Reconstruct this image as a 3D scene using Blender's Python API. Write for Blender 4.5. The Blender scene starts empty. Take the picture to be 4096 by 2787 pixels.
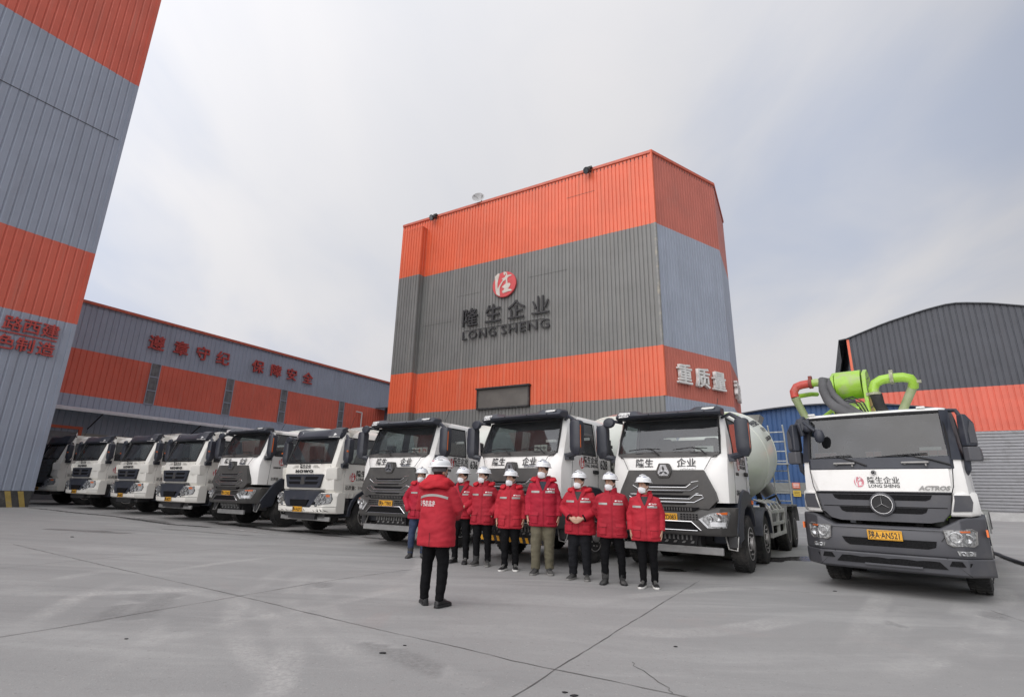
import bpy, bmesh, math, random
import numpy as np
from mathutils import Vector, Matrix, noise
from mathutils.bvhtree import BVHTree
R = math.radians
random.seed(7)
scn = bpy.context.scene
COL = scn.collection

# ------------------------------------------------------------------ camera
EYE = Vector((0, 0, 1.38))
PITCH, ROLL = R(15.55), R(1.2656)
cp, sp, cr, sr = math.cos(PITCH), math.sin(PITCH), math.cos(ROLL), math.sin(ROLL)
fwd = Vector((0, cp, sp)); upv = Vector((0, -sp, cp)); rgt = Vector((1, 0, 0))
cx_, cy_ = rgt*cr + upv*sr, upv*cr - rgt*sr
cam = bpy.data.cameras.new('camera'); camo = bpy.data.objects.new('camera', cam); COL.objects.link(camo)
m3 = Matrix((cx_, cy_, -fwd)).transposed()
camo.matrix_world = Matrix.Translation(EYE) @ m3.to_4x4()
cam.sensor_width = 36.0; cam.lens = 2063.8/4096*36.0
cam.clip_start = 0.05; cam.clip_end = 2000
scn.camera = camo

# ------------------------------------------------------------------ light
SUN_AZ, SUN_EL = R(-138), R(38)          # azimuth from +Y towards +X
sd = Vector((math.sin(SUN_AZ)*math.cos(SUN_EL), math.cos(SUN_AZ)*math.cos(SUN_EL), math.sin(SUN_EL)))
sun = bpy.data.lights.new('sun', 'SUN'); sun.energy = 1.3; sun.angle = R(75); sun.color = (1, .95, .88)
suno = bpy.data.objects.new('sun', sun); COL.objects.link(suno)
suno.rotation_euler = sd.to_track_quat('Z', 'Y').to_euler()
world = bpy.data.worlds.new('World'); scn.world = world; world.use_nodes = True
nt = world.node_tree; nt.nodes.clear()
def nd(t, **k):
    n = nt.nodes.new(t)
    for a, v in k.items(): setattr(n, a, v)
    return n
def lk(a, b): nt.links.new(a, b)
def mth(op, a, b=None, c=None, clamp=False):
    n = nt.nodes.new('ShaderNodeMath'); n.operation = op; n.use_clamp = clamp
    for i, v in enumerate((a, b, c)):
        if v is None: continue
        if isinstance(v, (int, float)): n.inputs[i].default_value = v
        else: nt.links.new(v, n.inputs[i])
    return n.outputs[0]
def mixc(f, a, b):
    n = nt.nodes.new('ShaderNodeMix'); n.data_type = 'RGBA'; n.clamp_factor = True
    for i, v in ((0, f), (6, a), (7, b)):
        if isinstance(v, (int, float)): n.inputs[i].default_value = v
        elif isinstance(v, tuple): n.inputs[i].default_value = (*v[:3], 1)
        else: nt.links.new(v, n.inputs[i])
    return n.outputs[2]
def noisen(vec, scale, detail=4, rough=.5, dist=0.0):
    n = nt.nodes.new('ShaderNodeTexNoise'); n.inputs['Scale'].default_value = scale
    n.inputs['Detail'].default_value = detail; n.inputs['Roughness'].default_value = rough
    n.inputs['Distortion'].default_value = dist
    if vec is not None: nt.links.new(vec, n.inputs['Vector'])
    return n.outputs['Fac']
def ramp(v, lo, hi):
    n = nt.nodes.new('ShaderNodeMapRange'); n.interpolation_type = 'SMOOTHSTEP'
    n.inputs[1].default_value = lo; n.inputs[2].default_value = hi
    nt.links.new(v, n.inputs[0]); return n.outputs[0]
sky = nd('ShaderNodeTexSky', sky_type='NISHITA'); sky.sun_disc = False
sky.sun_elevation = SUN_EL; sky.sun_rotation = SUN_AZ; sky.air_density = 1.0; sky.dust_density = 2.0
tc = nd('ShaderNodeTexCoord'); sep = nd('ShaderNodeSeparateXYZ'); lk(tc.outputs['Generated'], sep.inputs[0])
zc = mth('MAXIMUM', sep.outputs[2], 0.0)
den = mth('ADD', zc, 0.28)
comb = nd('ShaderNodeCombineXYZ'); lk(mth('DIVIDE', sep.outputs[0], den), comb.inputs[0]); lk(mth('DIVIDE', sep.outputs[1], den), comb.inputs[1])
mp = nd('ShaderNodeMapping'); lk(comb.outputs[0], mp.inputs[0]); mp.inputs['Rotation'].default_value = (0, 0, R(24)); mp.inputs['Scale'].default_value = (1.0, .55, 1)
mp.inputs['Location'].default_value = (3.1, 1.7, 0)
n1 = noisen(mp.outputs[0], .75, 7, .5, .35)
n2 = noisen(mp.outputs[0], 2.6, 6, .5, .5)
cover = mth('ADD', mth('MULTIPLY', n1, .75), mth('MULTIPLY', n2, .25))
cl = ramp(cover, .36, .56)
thin = ramp(n2, .3, .75)
# brighter towards the clouded sun, and towards the zenith side on the left
dt = nd('ShaderNodeVectorMath', operation='DOT_PRODUCT'); lk(tc.outputs['Generated'], dt.inputs[0]); dt.inputs[1].default_value = sd
lobe = mth('POWER', mth('MULTIPLY_ADD', dt.outputs['Value'], .5, .5, clamp=True), 3.0)
cloudc = mixc(thin, (7.0, 7.05, 7.4), (7.6, 7.52, 7.7))
veil = mixc(.88, sky.outputs[0], (5.75, 6.25, 7.5))
skyc = mixc(cl, veil, cloudc)
warm = mixc(mth('MULTIPLY', ramp(sep.outputs[2], .34, .02), .8), skyc, (7.4, 7.2, 7.35))
# unseen sky behind the viewer to the right, dimmed to shade walls facing it
dk_ = nd('ShaderNodeVectorMath', operation='DOT_PRODUCT'); lk(tc.outputs['Generated'], dk_.inputs[0]); dk_.inputs[1].default_value = (.82, -.57, .05)
sky_dim = mth('MULTIPLY', ramp(dk_.outputs['Value'], .0, .65), .42)
gain = nd('ShaderNodeVectorMath', operation='SCALE'); lk(warm, gain.inputs[0]); lk(mth('MULTIPLY', mth('MULTIPLY_ADD', lobe, 1.3, .76), mth('SUBTRACT', 1.0, sky_dim)), gain.inputs['Scale'])
bg = nd('ShaderNodeBackground'); bg.inputs['Strength'].default_value = 0.1; lk(gain.outputs[0], bg.inputs[0])
ow = nd('ShaderNodeOutputWorld'); lk(bg.outputs[0], ow.inputs[0])
scn.view_settings.view_transform = 'Standard'; scn.view_settings.look = 'None'
scn.view_settings.exposure = 0.24; scn.view_settings.gamma = 1.0
scn.cycles.max_bounces = 8; scn.cycles.transparent_max_bounces = 12; scn.cycles.sample_clamp_indirect = 6
try: scn.cycles.use_denoising = True
except Exception: pass

# ------------------------------------------------------------------ materials
MATS = {}
def mat(name, col, rough=.5, metal=0.0, var=.12, vscale=3.0, bump=0.0, bscale=40.0, dirt=None, dscale=1.2, dlo=.5, dhi=.75, streak=False, coat=0.0, spec=.5):
    """procedural Principled material: broad tone variation, optional dirt patches or vertical streaks, optional grain"""
    global nt
    if name in MATS: return MATS[name]
    m = bpy.data.materials.new(name); m.use_nodes = True; nt = m.node_tree
    b = nt.nodes['Principled BSDF']
    tcn = nd('ShaderNodeTexCoord'); o = tcn.outputs['Object']
    f = noisen(o, vscale, 5, .6)
    lo = tuple(c*(1-var) for c in col); hi = tuple(min(1, c*(1+var)) for c in col)
    c = mixc(ramp(f, .3, .7), lo, hi)
    rg = None
    if dirt:
        v = o
        if streak:
            mpn = nd('ShaderNodeMapping'); mpn.inputs['Scale'].default_value = (6, 6, .35); lk(o, mpn.inputs[0]); v = mpn.outputs[0]
        d = ramp(noisen(v, dscale, 6, .65), dlo, dhi)
        c = mixc(mth('MULTIPLY', d, .75), c, dirt)
        rg = mth('MULTIPLY_ADD', d, .3, rough, clamp=True)
    lk(c, b.inputs['Base Color'])
    if rg is not None: lk(rg, b.inputs['Roughness'])
    else: b.inputs['Roughness'].default_value = rough
    b.inputs['Metallic'].default_value = metal
    b.inputs['Specular IOR Level'].default_value = spec
    if coat: b.inputs['Coat Weight'].default_value = coat; b.inputs['Coat Roughness'].default_value = .08
    if bump:
        bn = nd('ShaderNodeBump'); bn.inputs['Strength'].default_value = bump; bn.inputs['Distance'].default_value = .01
        lk(noisen(o, bscale, 4, .6), bn.inputs['Height']); lk(bn.outputs[0], b.inputs['Normal'])
    MATS[name] = m; return m
def glassmat(name, tint, trans, rough=.03):
    """glass pane: clear film that also mirrors the sky at a grazing angle"""
    global nt
    if name in MATS: return MATS[name]
    m = bpy.data.materials.new(name); m.use_nodes = True; nt = m.node_tree; nt.nodes.clear()
    tr = nd('ShaderNodeBsdfTransparent'); tr.inputs[0].default_value = (*tint, 1)
    df = nd('ShaderNodeBsdfDiffuse'); df.inputs[0].default_value = (.16, .17, .18, 1)
    tcn = nd('ShaderNodeTexCoord')
    dust = mth('MULTIPLY', ramp(noisen(tcn.outputs['Object'], 2.2, 5, .6), .35, .8), .16)
    base = nd('ShaderNodeMixShader'); lk(mth('ADD', dust, 1-trans), base.inputs[0]); lk(tr.outputs[0], base.inputs[1]); lk(df.outputs[0], base.inputs[2])
    gl = nd('ShaderNodeBsdfGlossy'); gl.inputs[0].default_value = (1, 1, 1, 1); gl.inputs['Roughness'].default_value = rough
    ge = nd('ShaderNodeNewGeometry'); dp = nd('ShaderNodeVectorMath', operation='DOT_PRODUCT'); lk(ge.outputs['Incoming'], dp.inputs[0]); lk(ge.outputs['Normal'], dp.inputs[1])
    sch = mth('MULTIPLY_ADD', mth('POWER', mth('SUBTRACT', 1.0, mth('ABSOLUTE', dp.outputs['Value']), clamp=True), 5.0), .9, .055)
    mx = nd('ShaderNodeMixShader'); lk(sch, mx.inputs[0]); lk(base.outputs[0], mx.inputs[1]); lk(gl.outputs[0], mx.inputs[2])
    out = nd('ShaderNodeOutputMaterial'); lk(mx.outputs[0], out.inputs[0])
    MATS[name] = m; return m

DUST = (.30, .285, .265)
M_orange = mat('orange cladding', (.74, .135, .058), .42, var=.07, vscale=.5, dirt=(.60, .25, .17), dscale=.5, dlo=.5, dhi=.85, streak=True, bump=.2, bscale=5)
M_red = mat('red orange cladding', (.66, .135, .085), .45, var=.08, vscale=.5, dirt=(.52, .21, .16), dscale=.5, dlo=.5, dhi=.85, streak=True, bump=.2, bscale=5)
M_dgrey = mat('dark grey cladding', (.185, .185, .178), .5, var=.08, vscale=.6, dirt=(.29, .28, .26), dscale=.5, dlo=.5, dhi=.8, streak=True, bump=.15, bscale=6)
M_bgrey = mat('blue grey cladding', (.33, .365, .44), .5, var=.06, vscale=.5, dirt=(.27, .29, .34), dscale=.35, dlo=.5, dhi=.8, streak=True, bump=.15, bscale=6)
M_cgrey = mat('charcoal cladding', (.066, .070, .082), .55, var=.08, vscale=.5, dirt=(.10, .10, .11), dscale=.3, dlo=.45, dhi=.8, streak=True)
M_blue = mat('blue cladding', (.03, .085, .215), .5, var=.08, vscale=.6, dirt=(.1, .16, .28), dscale=.4)
M_trimred = mat('red trim', (.55, .12, .07), .5)
M_white = mat('white truck paint', (.86, .85, .82), .32, var=.03, vscale=1.2, dirt=(.55, .52, .46), dscale=1.1, dlo=.55, dhi=.85, coat=.4)
M_cream = mat('aged white truck paint', (.80, .78, .72), .38, var=.04, vscale=1.2, dirt=(.5, .46, .38), dscale=1.4, dlo=.52, dhi=.85, coat=.25)
M_navy = mat('dark navy plastic', (.030, .034, .046), .42, var=.1, dirt=(.10, .10, .105), dscale=2.2, dlo=.5, dhi=.85)
M_plast = mat('charcoal plastic', (.052, .050, .048), .5, var=.1, dirt=(.12, .113, .104), dscale=2.0, dlo=.42, dhi=.8)
M_gplast = mat('grey bumper plastic', (.074, .075, .084), .5, var=.06, vscale=1.5, dirt=(.135, .13, .126), dscale=1.8, dlo=.5, dhi=.85)
M_black = mat('black', (.012, .012, .013), .6, var=.2)
M_mesh = mat('black mesh', (.008, .008, .009), .7, var=.6, vscale=60, spec=.15)
M_rub = mat('tyre rubber', (.024, .024, .024), .8, var=.2, dirt=(.13, .122, .112), dscale=3, dlo=.45, dhi=.8, bump=.5, bscale=60)
M_chassis = mat('chassis black', (.028, .028, .03), .6, var=.2, dirt=(.13, .125, .115), dscale=2.5, dlo=.45, dhi=.8)
M_steel = mat('worn steel', (.30, .295, .285), .45, metal=.6, var=.15, dirt=(.22, .20, .18), dscale=4)
M_emb = mat('emblem chrome', (.30, .30, .31), .3, metal=.9, var=.3, vscale=20)
M_chrome = mat('chrome', (.62, .62, .63), .2, metal=1.0, var=.03)
M_rim = mat('rim silver', (.42, .41, .40), .45, metal=.5, var=.1, dirt=(.2, .185, .165), dscale=5, dlo=.4, dhi=.75)
M_lens = mat('lamp lens', (.33, .335, .34), .22, metal=.8, var=.5, vscale=45, coat=.6)
M_lampdk = mat('lamp housing', (.36, .365, .365), .18, metal=.6, var=.55, vscale=30, coat=.8)
M_amber = mat('amber lens', (.75, .16, .03), .25, coat=.5)
M_plate = mat('yellow plate', (.80, .40, .025), .4, var=.05, dirt=(.45, .27, .08), dscale=8, dlo=.55, dhi=.85)
M_ink = mat('black lettering', (.018, .018, .02), .45)
M_redink = mat('red lettering', (.55, .045, .045), .5)
M_whiteink = mat('white lettering', (.8, .8, .79), .5)
M_pink = mat('faded red print', (.66, .24, .28), .5, var=.2, vscale=8)
M_glass = glassmat('windscreen glass', (.56, .62, .61), .90)
M_sglass = glassmat('tinted side glass', (.30, .33, .34), .72)
M_drum = mat('mixer drum paint', (.66, .68, .62), .36, var=.04, vscale=.8, dirt=(.40, .41, .36), dscale=.8, dlo=.45, dhi=.8, coat=.2)
M_green = mat('lime green paint', (.30, .53, .04), .42, var=.1, dirt=(.38, .42, .24), dscale=4, dlo=.48, dhi=.7, coat=.3)
M_pipe = mat('dusty green pipe', (.27, .33, .16), .5, var=.1, dirt=(.36, .37, .28), dscale=4, dlo=.4, dhi=.75)
M_pred = mat('red pipe elbow', (.52, .07, .05), .45, var=.1, dirt=(.45, .28, .22), dscale=5, dlo=.55, dhi=.8)
M_hose = mat('grey hose wrap', (.10, .10, .105), .8, var=.15, bump=.6, bscale=25)
M_int = mat('cab interior', (.045, .046, .05), .8, spec=.2)
M_seat = mat('seat fabric', (.05, .052, .06), .9)
M_lint = mat('pale cab lining', (.34, .35, .34), .8)
M_shutter = mat('shutter grey', (.25, .25, .26), .5, metal=.2, var=.06, dirt=(.19, .185, .18), dscale=1.0)
M_conc = mat('old concrete', (.33, .325, .315), .85, var=.12, dirt=(.24, .23, .215), dscale=1.5, bump=.3)

# ------------------------------------------------------------------ mesh builder
class MB:
    def __init__(s, o=(0, 0, 0)): s.v = []; s.f = []; s.mi = []; s.m = 0; s.o = o; s.cut = []
    def add(s, vs, fs):
        n = len(s.v); s.v += [(p[0]+s.o[0], p[1]+s.o[1], p[2]+s.o[2]) for p in vs]; s.cut.append((n, len(s.f)))
        for f in fs: s.f.append(tuple(i+n for i in f)); s.mi.append(s.m)
        return s
    def box(s, x0, x1, y0, y1, z0, z1):
        return s.add([(x0,y0,z0),(x1,y0,z0),(x1,y1,z0),(x0,y1,z0),(x0,y0,z1),(x1,y0,z1),(x1,y1,z1),(x0,y1,z1)],
                     [(0,3,2,1),(4,5,6,7),(0,1,5,4),(1,2,6,5),(2,3,7,6),(3,0,4,7)])
    def loft(s, rings, caps=True, closed=True):
        n = len(rings[0]); vs = [p for r in rings for p in r]; fs = []
        for i in range(len(rings)-1):
            for j in range(n if closed else n-1):
                k = (j+1) % n
                fs.append((i*n+j, i*n+k, (i+1)*n+k, (i+1)*n+j))
        if caps: fs.append(tuple(range(n-1, -1, -1))); fs.append(tuple((len(rings)-1)*n+j for j in range(n)))
        return s.add(vs, fs)
    def prismy(s, poly, y0, y1):
        """polygon in (x,z), extruded along y; y0/y1 may be functions of (x,z)"""
        f0 = y0 if callable(y0) else (lambda x, z: y0); f1 = y1 if callable(y1) else (lambda x, z: y1)
        w = max(p[0] for p in poly)-min(p[0] for p in poly)
        if not callable(y0) or w < .12: return s.loft([[(x, f0(x, z), z) for x, z in poly], [(x, f1(x, z), z) for x, z in poly]])
        xs = sorted({round(p[0], 5) for p in poly}); X = []          # curved face: cut into upright slices that follow it
        for a, b in zip(xs[:-1], xs[1:]):
            n = max(1, int((b-a)/.09)); X += [a+(b-a)*(k+e)/n for k in range(n) for e in (1e-5, 1-1e-5)]
        rings = []
        for x in X:
            zz = []
            for (xa, za), (xb, zb) in zip(poly, poly[1:]+poly[:1]):
                if (xa-x)*(xb-x) <= 0 and abs(xa-xb) > 1e-9: zz.append(za+(zb-za)*(x-xa)/(xb-xa))
            if len(zz) < 2: continue
            za, zb = min(zz), max(zz); zm = (za+zb)/2
            rings.append([(x, f0(x, za), za), (x, f0(x, zm), zm), (x, f0(x, zb), zb), (x, f1(x, zb), zb), (x, f1(x, za), za)])
        return s.loft(rings)
    def prismx(s, poly, x0, x1): return s.loft([[(x0, y, z) for y, z in poly], [(x1, y, z) for y, z in poly]])
    def prismz(s, poly, z0, z1): return s.loft([[(x, y, z0) for x, y in poly], [(x, y, z1) for x, y in poly]])
    def tube(s, path, r, n=8, caps=True, closed=False):
        P = [Vector(p) for p in path]; rs = r if isinstance(r, (list, tuple)) else [r]*len(P)
        rings = []; up = None
        for i, p in enumerate(P):
            if closed: t = P[(i+1) % len(P)] - P[i-1]
            else: t = P[min(i+1, len(P)-1)] - P[max(i-1, 0)]
            t.normalize()
            if up is None:
                up = Vector((0, 0, 1)) if abs(t.z) < .9 else Vector((0, 1, 0))
            a = t.cross(up); a.normalize(); b = a.cross(t); up = b
            rings.append([p + (a*math.cos(k*2*math.pi/n) + b*math.sin(k*2*math.pi/n))*rs[i] for k in range(n)])
        if closed: rings.append(rings[0]); caps = False
        return s.loft(rings, caps)
    def cyl(s, a, b, r, n=16, r2=None): return s.tube([a, b], [r, r if r2 is None else r2], n)
    def lathe(s, prof, o=(0,0,0), ax='x', n=28):
        """prof: (along, radius) pairs round an axis through o"""
        rings = []
        for t, r in prof:
            ring = []
            for k in range(n):
                c, q = math.cos(k*2*math.pi/n)*r, math.sin(k*2*math.pi/n)*r
                p = {'x': (t, c, q), 'y': (q, t, c), 'z': (c, q, t)}[ax]
                ring.append((o[0]+p[0], o[1]+p[1], o[2]+p[2]))
            rings.append(ring)
        return s.loft(rings)
    def ell(s, c, rx, ry, rz, n=14, k=9):
        rings = []
        for i in range(k+1):
            a = -math.pi/2 + math.pi*i/k; a = max(-1.54, min(1.54, a))
            rings.append([(c[0]+rx*math.cos(a)*math.cos(j*2*math.pi/n), c[1]+ry*math.cos(a)*math.sin(j*2*math.pi/n), c[2]+rz*math.sin(a)) for j in range(n)])
        return s.loft(rings)
    def mesh(s, name, mats, sharp=38):
        me = bpy.data.meshes.new(name); me.from_pydata(s.v, [], s.f)
        bm = bmesh.new(); bm.from_mesh(me)
        bmesh.ops.recalc_face_normals(bm, faces=bm.faces); bm.to_mesh(me); bm.free()
        for x in (mats if isinstance(mats, (list, tuple)) else [mats]): me.materials.append(x)
        me.polygons.foreach_set('material_index', s.mi)
        me.polygons.foreach_set('use_smooth', [True]*len(me.polygons)); me.set_sharp_from_angle(angle=R(sharp))
        me.update(); return me
    def build(s, name, mats, parent=None, bevel=0, seg=2, sharp=38, key=None):
        return link(name, s.mesh(name, mats, sharp), parent, bevel, seg)
def split(mb, name, mats, parent, bevel=0, every=1, **k):
    """one object per piece (every = how many add() calls make a piece)"""
    out = []; c = mb.cut + [(len(mb.v), len(mb.f))]
    for i in range(0, len(mb.cut), every):
        (v0, f0), (v1, f1) = c[i], c[min(i+every, len(mb.cut))]
        q = MB(); q.v = mb.v[v0:v1]; q.f = [tuple(j-v0 for j in f) for f in mb.f[f0:f1]]; q.mi = mb.mi[f0:f1]
        out.append(q.build(name, mats, parent, bevel, **k))
    return out
def link(name, me, parent=None, bevel=0, seg=2):
    o = bpy.data.objects.new(name, me); COL.objects.link(o)
    if parent is not None: o.parent = parent
    if bevel:
        b = o.modifiers.new('bevel', 'BEVEL'); b.width = bevel; b.segments = seg; b.limit_method = 'ANGLE'; b.angle_limit = R(40); b.harden_normals = False
    return o
def thing(name, label, cat, loc=(0,0,0), rz=0, group=None):
    o = bpy.data.objects.new(name, None); COL.objects.link(o); o.empty_display_size = .3
    o.location = loc; o.rotation_euler = (0, 0, rz)
    return tag(o, label, cat, group)
def tag(o, label=None, cat=None, group=None, kind=None):
    for k, v in (('label', label), ('category', cat), ('group', group), ('kind', kind)):
        if v: o[k] = v
    return o
def struct(name, mb, m, **k): return tag(mb.build(name, m, **k), kind='structure')
TX = {}
def textmesh(s, size, m, depth=.004, bold=0.0, shear=0.0, sx=1.0, space=1.0, align='CENTER'):
    """lettering as a flat-faced mesh in XY, centred on its baseline"""
    key = (s, size, m.name, depth, bold, shear, sx, space, align)
    if key in TX: return TX[key]
    c = bpy.data.curves.new('t', 'FONT'); c.body = s; c.size = size; c.align_x = align; c.resolution_u = 2
    c.extrude = depth/2; c.offset = bold; c.shear = shear; c.space_character = space
    o = bpy.data.objects.new('t', c); COL.objects.link(o)
    dg = bpy.context.evaluated_depsgraph_get(); dg.update()
    me = bpy.data.meshes.new_from_object(o.evaluated_get(dg)); bpy.data.objects.remove(o)
    me.materials.clear(); me.materials.append(m)
    if sx != 1:
        for v in me.vertices: v.co.x *= sx
    TX[key] = me; return me
def text(name, s, size, m, parent, loc, side='front', **k):
    o = link(name, textmesh(s, size, m, **k), parent); o.location = loc
    o.rotation_euler = {'front': (R(90), 0, 0), 'right': (R(90), 0, R(90)), 'left': (R(90), 0, R(-90))}[side]
    return o
def polymesh(name, polys, m, depth=.004):
    """flat filled outlines (possibly concave) in XY with a thickness"""
    c = bpy.data.curves.new('p', 'CURVE'); c.dimensions = '2D'; c.fill_mode = 'BOTH'; c.extrude = depth/2
    for P in polys:
        sp_ = c.splines.new('POLY'); sp_.points.add(len(P)-1); sp_.use_cyclic_u = True
        for q, (x, y) in zip(sp_.points, P): q.co = (x, y, 0, 1)
    o = bpy.data.objects.new('p', c); COL.objects.link(o); dg = bpy.context.evaluated_depsgraph_get(); dg.update()
    me = bpy.data.meshes.new_from_object(o.evaluated_get(dg)); bpy.data.objects.remove(o)
    me.materials.clear(); me.materials.append(m); me.name = name; return me
def circ(r, n=36, sx=1, sy=1, x=0, y=0): return [(x+r*sx*math.cos(2*math.pi*k/n), y+r*sy*math.sin(2*math.pi*k/n)) for k in range(n)]
# the brushed character of the company seal, traced in a unit circle
_S = [(940,600),(1040,510),(1110,465),(1128,475),(1125,530),(1060,700),(1010,830),(985,960),(975,1060),(1000,1065),(1060,960),(1140,850),(1225,740),(1190,700),(1210,675),(1290,640),(1340,590),(1370,510),(1375,470),(1350,480),(1320,545),(1300,550),(1285,520),(1290,450),(1310,410),(1365,405),(1385,425),(1415,430),(1420,480),(1415,550),(1440,545),(1540,515),(1575,530),(1570,560),(1470,600),(1410,640),(1390,690),(1385,800),(1380,870),(1450,855),(1480,885),(1470,930),(1430,1000),(1380,1060),(1365,1090),(1400,1100),(1475,1100),(1500,1120),(1490,1155),(1440,1175),(1350,1190),(1270,1225),(1160,1265),(1140,1255),(1125,1190),(1170,1160),(1230,1100),(1225,1080),(1150,1035),(1150,1020),(1220,960),(1310,880),(1330,800),(1340,715),(1290,750),(1220,800),(1150,900),(1080,1010),(1050,1090),(1035,1180),(1025,1350),(1010,1390),(900,1320),(888,1220),(890,1080),(910,900),(930,730)]
SEAL = []
for x, y in _S:
    dx, dy = x-1237, y-907
    det = 452*(-508) - 85*(-95)
    SEAL.append(((dx*(-508) - 85*dy)/det, (452*dy - (-95)*dx)/det))

def gz(x, y=0): return .0195*.5*(-x + math.sqrt(x*x+4)) - .004   # the yard rises gently to the left
# ================================================================== SITE
A = R(30.4)
TN = Vector((math.sin(A), math.cos(A), 0)); LN = Vector((math.cos(A), -math.sin(A), 0))
def site(lam, t, z=0): return LN*lam + TN*t + Vector((0, 0, z))
JOINTS = [[(-7.43, 8.19), (-7.09, 9.27), (-6.53, 10.51), (-5.64, 12.03), (-4.5, 13.97), (-3.81, 15.67)], [(-4.9,4.0),(-4.33, 5.0), (-3.99, 5.64), (-3.69, 6.28), (-3.31, 7.02), (-2.63, 8.35), (-1.59, 9.9), (-0.9, 10.93), (0.1, 12.63)], [(-9.7, 10.84), (-7.09, 9.27), (-5.62, 8.38), (-3.31, 7.02), (-2.18, 6.29), (-1.11, 5.63), (-0.38, 5.19), (0.06, 4.89), (0.41, 4.69), (0.92, 4.41), (1.28, 4.19), (3.0, 3.2)], [(-.6,3.0),(0.12, 4.19), (0.41, 4.7), (1.1, 5.87), (2.18, 7.68), (3.27, 9.48)], [(2.99, 9.01), (3.91, 8.83), (4.62, 8.55)], [(6.45, 7.52), (6.3, 6.9)], [(1.07, 4.94), (1.11, 4.72), (1.21, 4.41), (1.21, 4.23)], [(-11.24, 12.17), (-10.66, 13.13), (-10.16, 14.98), (-9.79, 16.67)]]
DRAIN = [(-18.9, 21.4), (-18.3, 21.3), (-15.95, 20.05), (-13.46, 18.88), (-10.6, 16.95), (-9.9, 16.75), (-8.98, 16.45)]
TRACKS = [(.29,1,[(-3.68,9.57),(-3.54,8.32),(-3.25,6.96),(-2.9,6.07),(-2.54,5.42),(-2.07,4.74),(-1.63,4.23),(-1.41,3.96)]),(.29,1,[(-3.18,8.95),(-2.94,7.81),(-2.65,6.95),(-2.32,6.29),(-1.83,5.53),(-1.27,4.84),(-.88,4.4)]),(.34,2,[(-2.79,8.83),(-2.52,7.57),(-2.25,6.9),(-1.8,6.07),(-1.19,5.24),(-.79,4.84),(-.39,4.46),(.05,4.18)]),(.34,2,[(-4.23,7.5),(-4.01,6.66),(-3.78,5.91),(-3.5,5.26)]),(.29,2,[(-4.49,7.27),(-4.31,6.54),(-4.04,5.77),(-3.71,5.08)]),(.29,1,[(-5.26,7.96),(-5.06,6.84),(-4.69,5.84),(-4.4,5.19)]),(.29,1,[(-5.94,8.64),(-6.08,7.74),(-5.84,6.53)]),(.25,1,[(-4.36,10.93),(-4.95,9.6),(-5.28,8.37)]),(.25,1,[(-3.62,5.94),(-3.24,5.3),(-3.0,4.67),(-2.88,4.04)]),(.34,1,[(5.86,8.7),(4.77,7.35),(3.85,6.17),(3.18,5.34)]),(.34,2,[(5.67,7.86),(4.59,6.63),(3.74,5.67),(3.15,4.96)]),(.38,1,[(7.05,8.49),(5.58,6.94),(4.43,5.8),(3.53,4.99),(2.8,4.43)]),(.38,2,[(6.75,7.83),(5.64,6.62),(4.58,5.58),(3.65,4.78)]),(.34,1,[(8.54,9.85),(8.14,9.17),(7.43,8.36),(6.51,7.53)]),(.42,1,[(.55,6.22),(1.22,6.01),(1.91,5.99),(2.77,6.36),(3.74,6.99)]),(.34,1,[(.77,7.15),(1.97,8.05),(3.54,8.78),(4.77,8.94)])]
for k in range(7):                                     # fainter wheel paths that sweep through the yard
    x0, y0 = random.uniform(-12, 9), random.uniform(6, 15); a = random.uniform(-.6, .9) + (0 if k % 3 else 1.2); c_ = random.uniform(-.16, .16)
    TRACKS.append((.3, 1, [(x0 + math.sin(a + c_*i)*i*.9, y0 - math.cos(a + c_*i)*i*.9) for i in range(7)]))
WETS = [(6.35,13.0,1.35,.42,.3,1),(7.1,13.3,.7,.3,.6,1),(3.18,10.77,.34,.2,.2,1),(3.69,10.85,.12,.08,.2,1),(-5.5,16.24,1.0,.3,-.3,1),(-4.9,15.4,.8,.16,-.5,.7),(-8.61,17.53,1.6,.3,-.55,.9),(-7.2,16.6,1.3,.22,-.5,.8),(-10.6,13.9,1.1,.22,-.1,.55),(-10.3,14.6,.9,.1,-.1,.4),(-15.19,22.0,1.2,.25,-.5,.9),(-3.4,15.1,.9,.18,-.5,.7),(-12.0,18.0,1.5,.2,-.55,.6),(-8.2,14.9,1.6,.14,-.3,.45)]

def axis_lines(lo, hi, a, b, st, far):
    L = list(np.arange(a, b+1e-6, st)); d = st
    x = a
    while x > lo: d *= far; x -= d; L.insert(0, max(x, lo))
    d = st; x = b
    while x < hi: d *= far; x += d; L.append(min(x, hi))
    return np.array(L)
gx = axis_lines(-600, 600, -13, 12, .055, 1.35); gy = axis_lines(-60, 700, 2.4, 17.2, .055, 1.3)
GX, GY = np.meshgrid(gx, gy); nx, ny = len(gx), len(gy)
vz = .0195*.5*(-GX + np.sqrt(GX*GX+4)) - .004
co = np.stack([GX, GY, vz], -1).reshape(-1, 3)
def seg_dist(poly, X, Y):
    """distance to a polyline, signed offset and arc length"""
    best = np.full(X.shape, 1e9); arc = np.zeros(X.shape); s0 = 0
    for (x0, y0), (x1, y1) in zip(poly[:-1], poly[1:]):
        L = math.hypot(x1-x0, y1-y0); t = np.clip(((X-x0)*(x1-x0)+(Y-y0)*(y1-y0))/L**2, 0, 1)
        d = np.hypot(X-x0-t*(x1-x0), Y-y0-t*(y1-y0)); m_ = d < best
        best = np.where(m_, d, best); arc = np.where(m_, s0+t*L, arc); s0 += L
    return best, arc, s0
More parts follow.
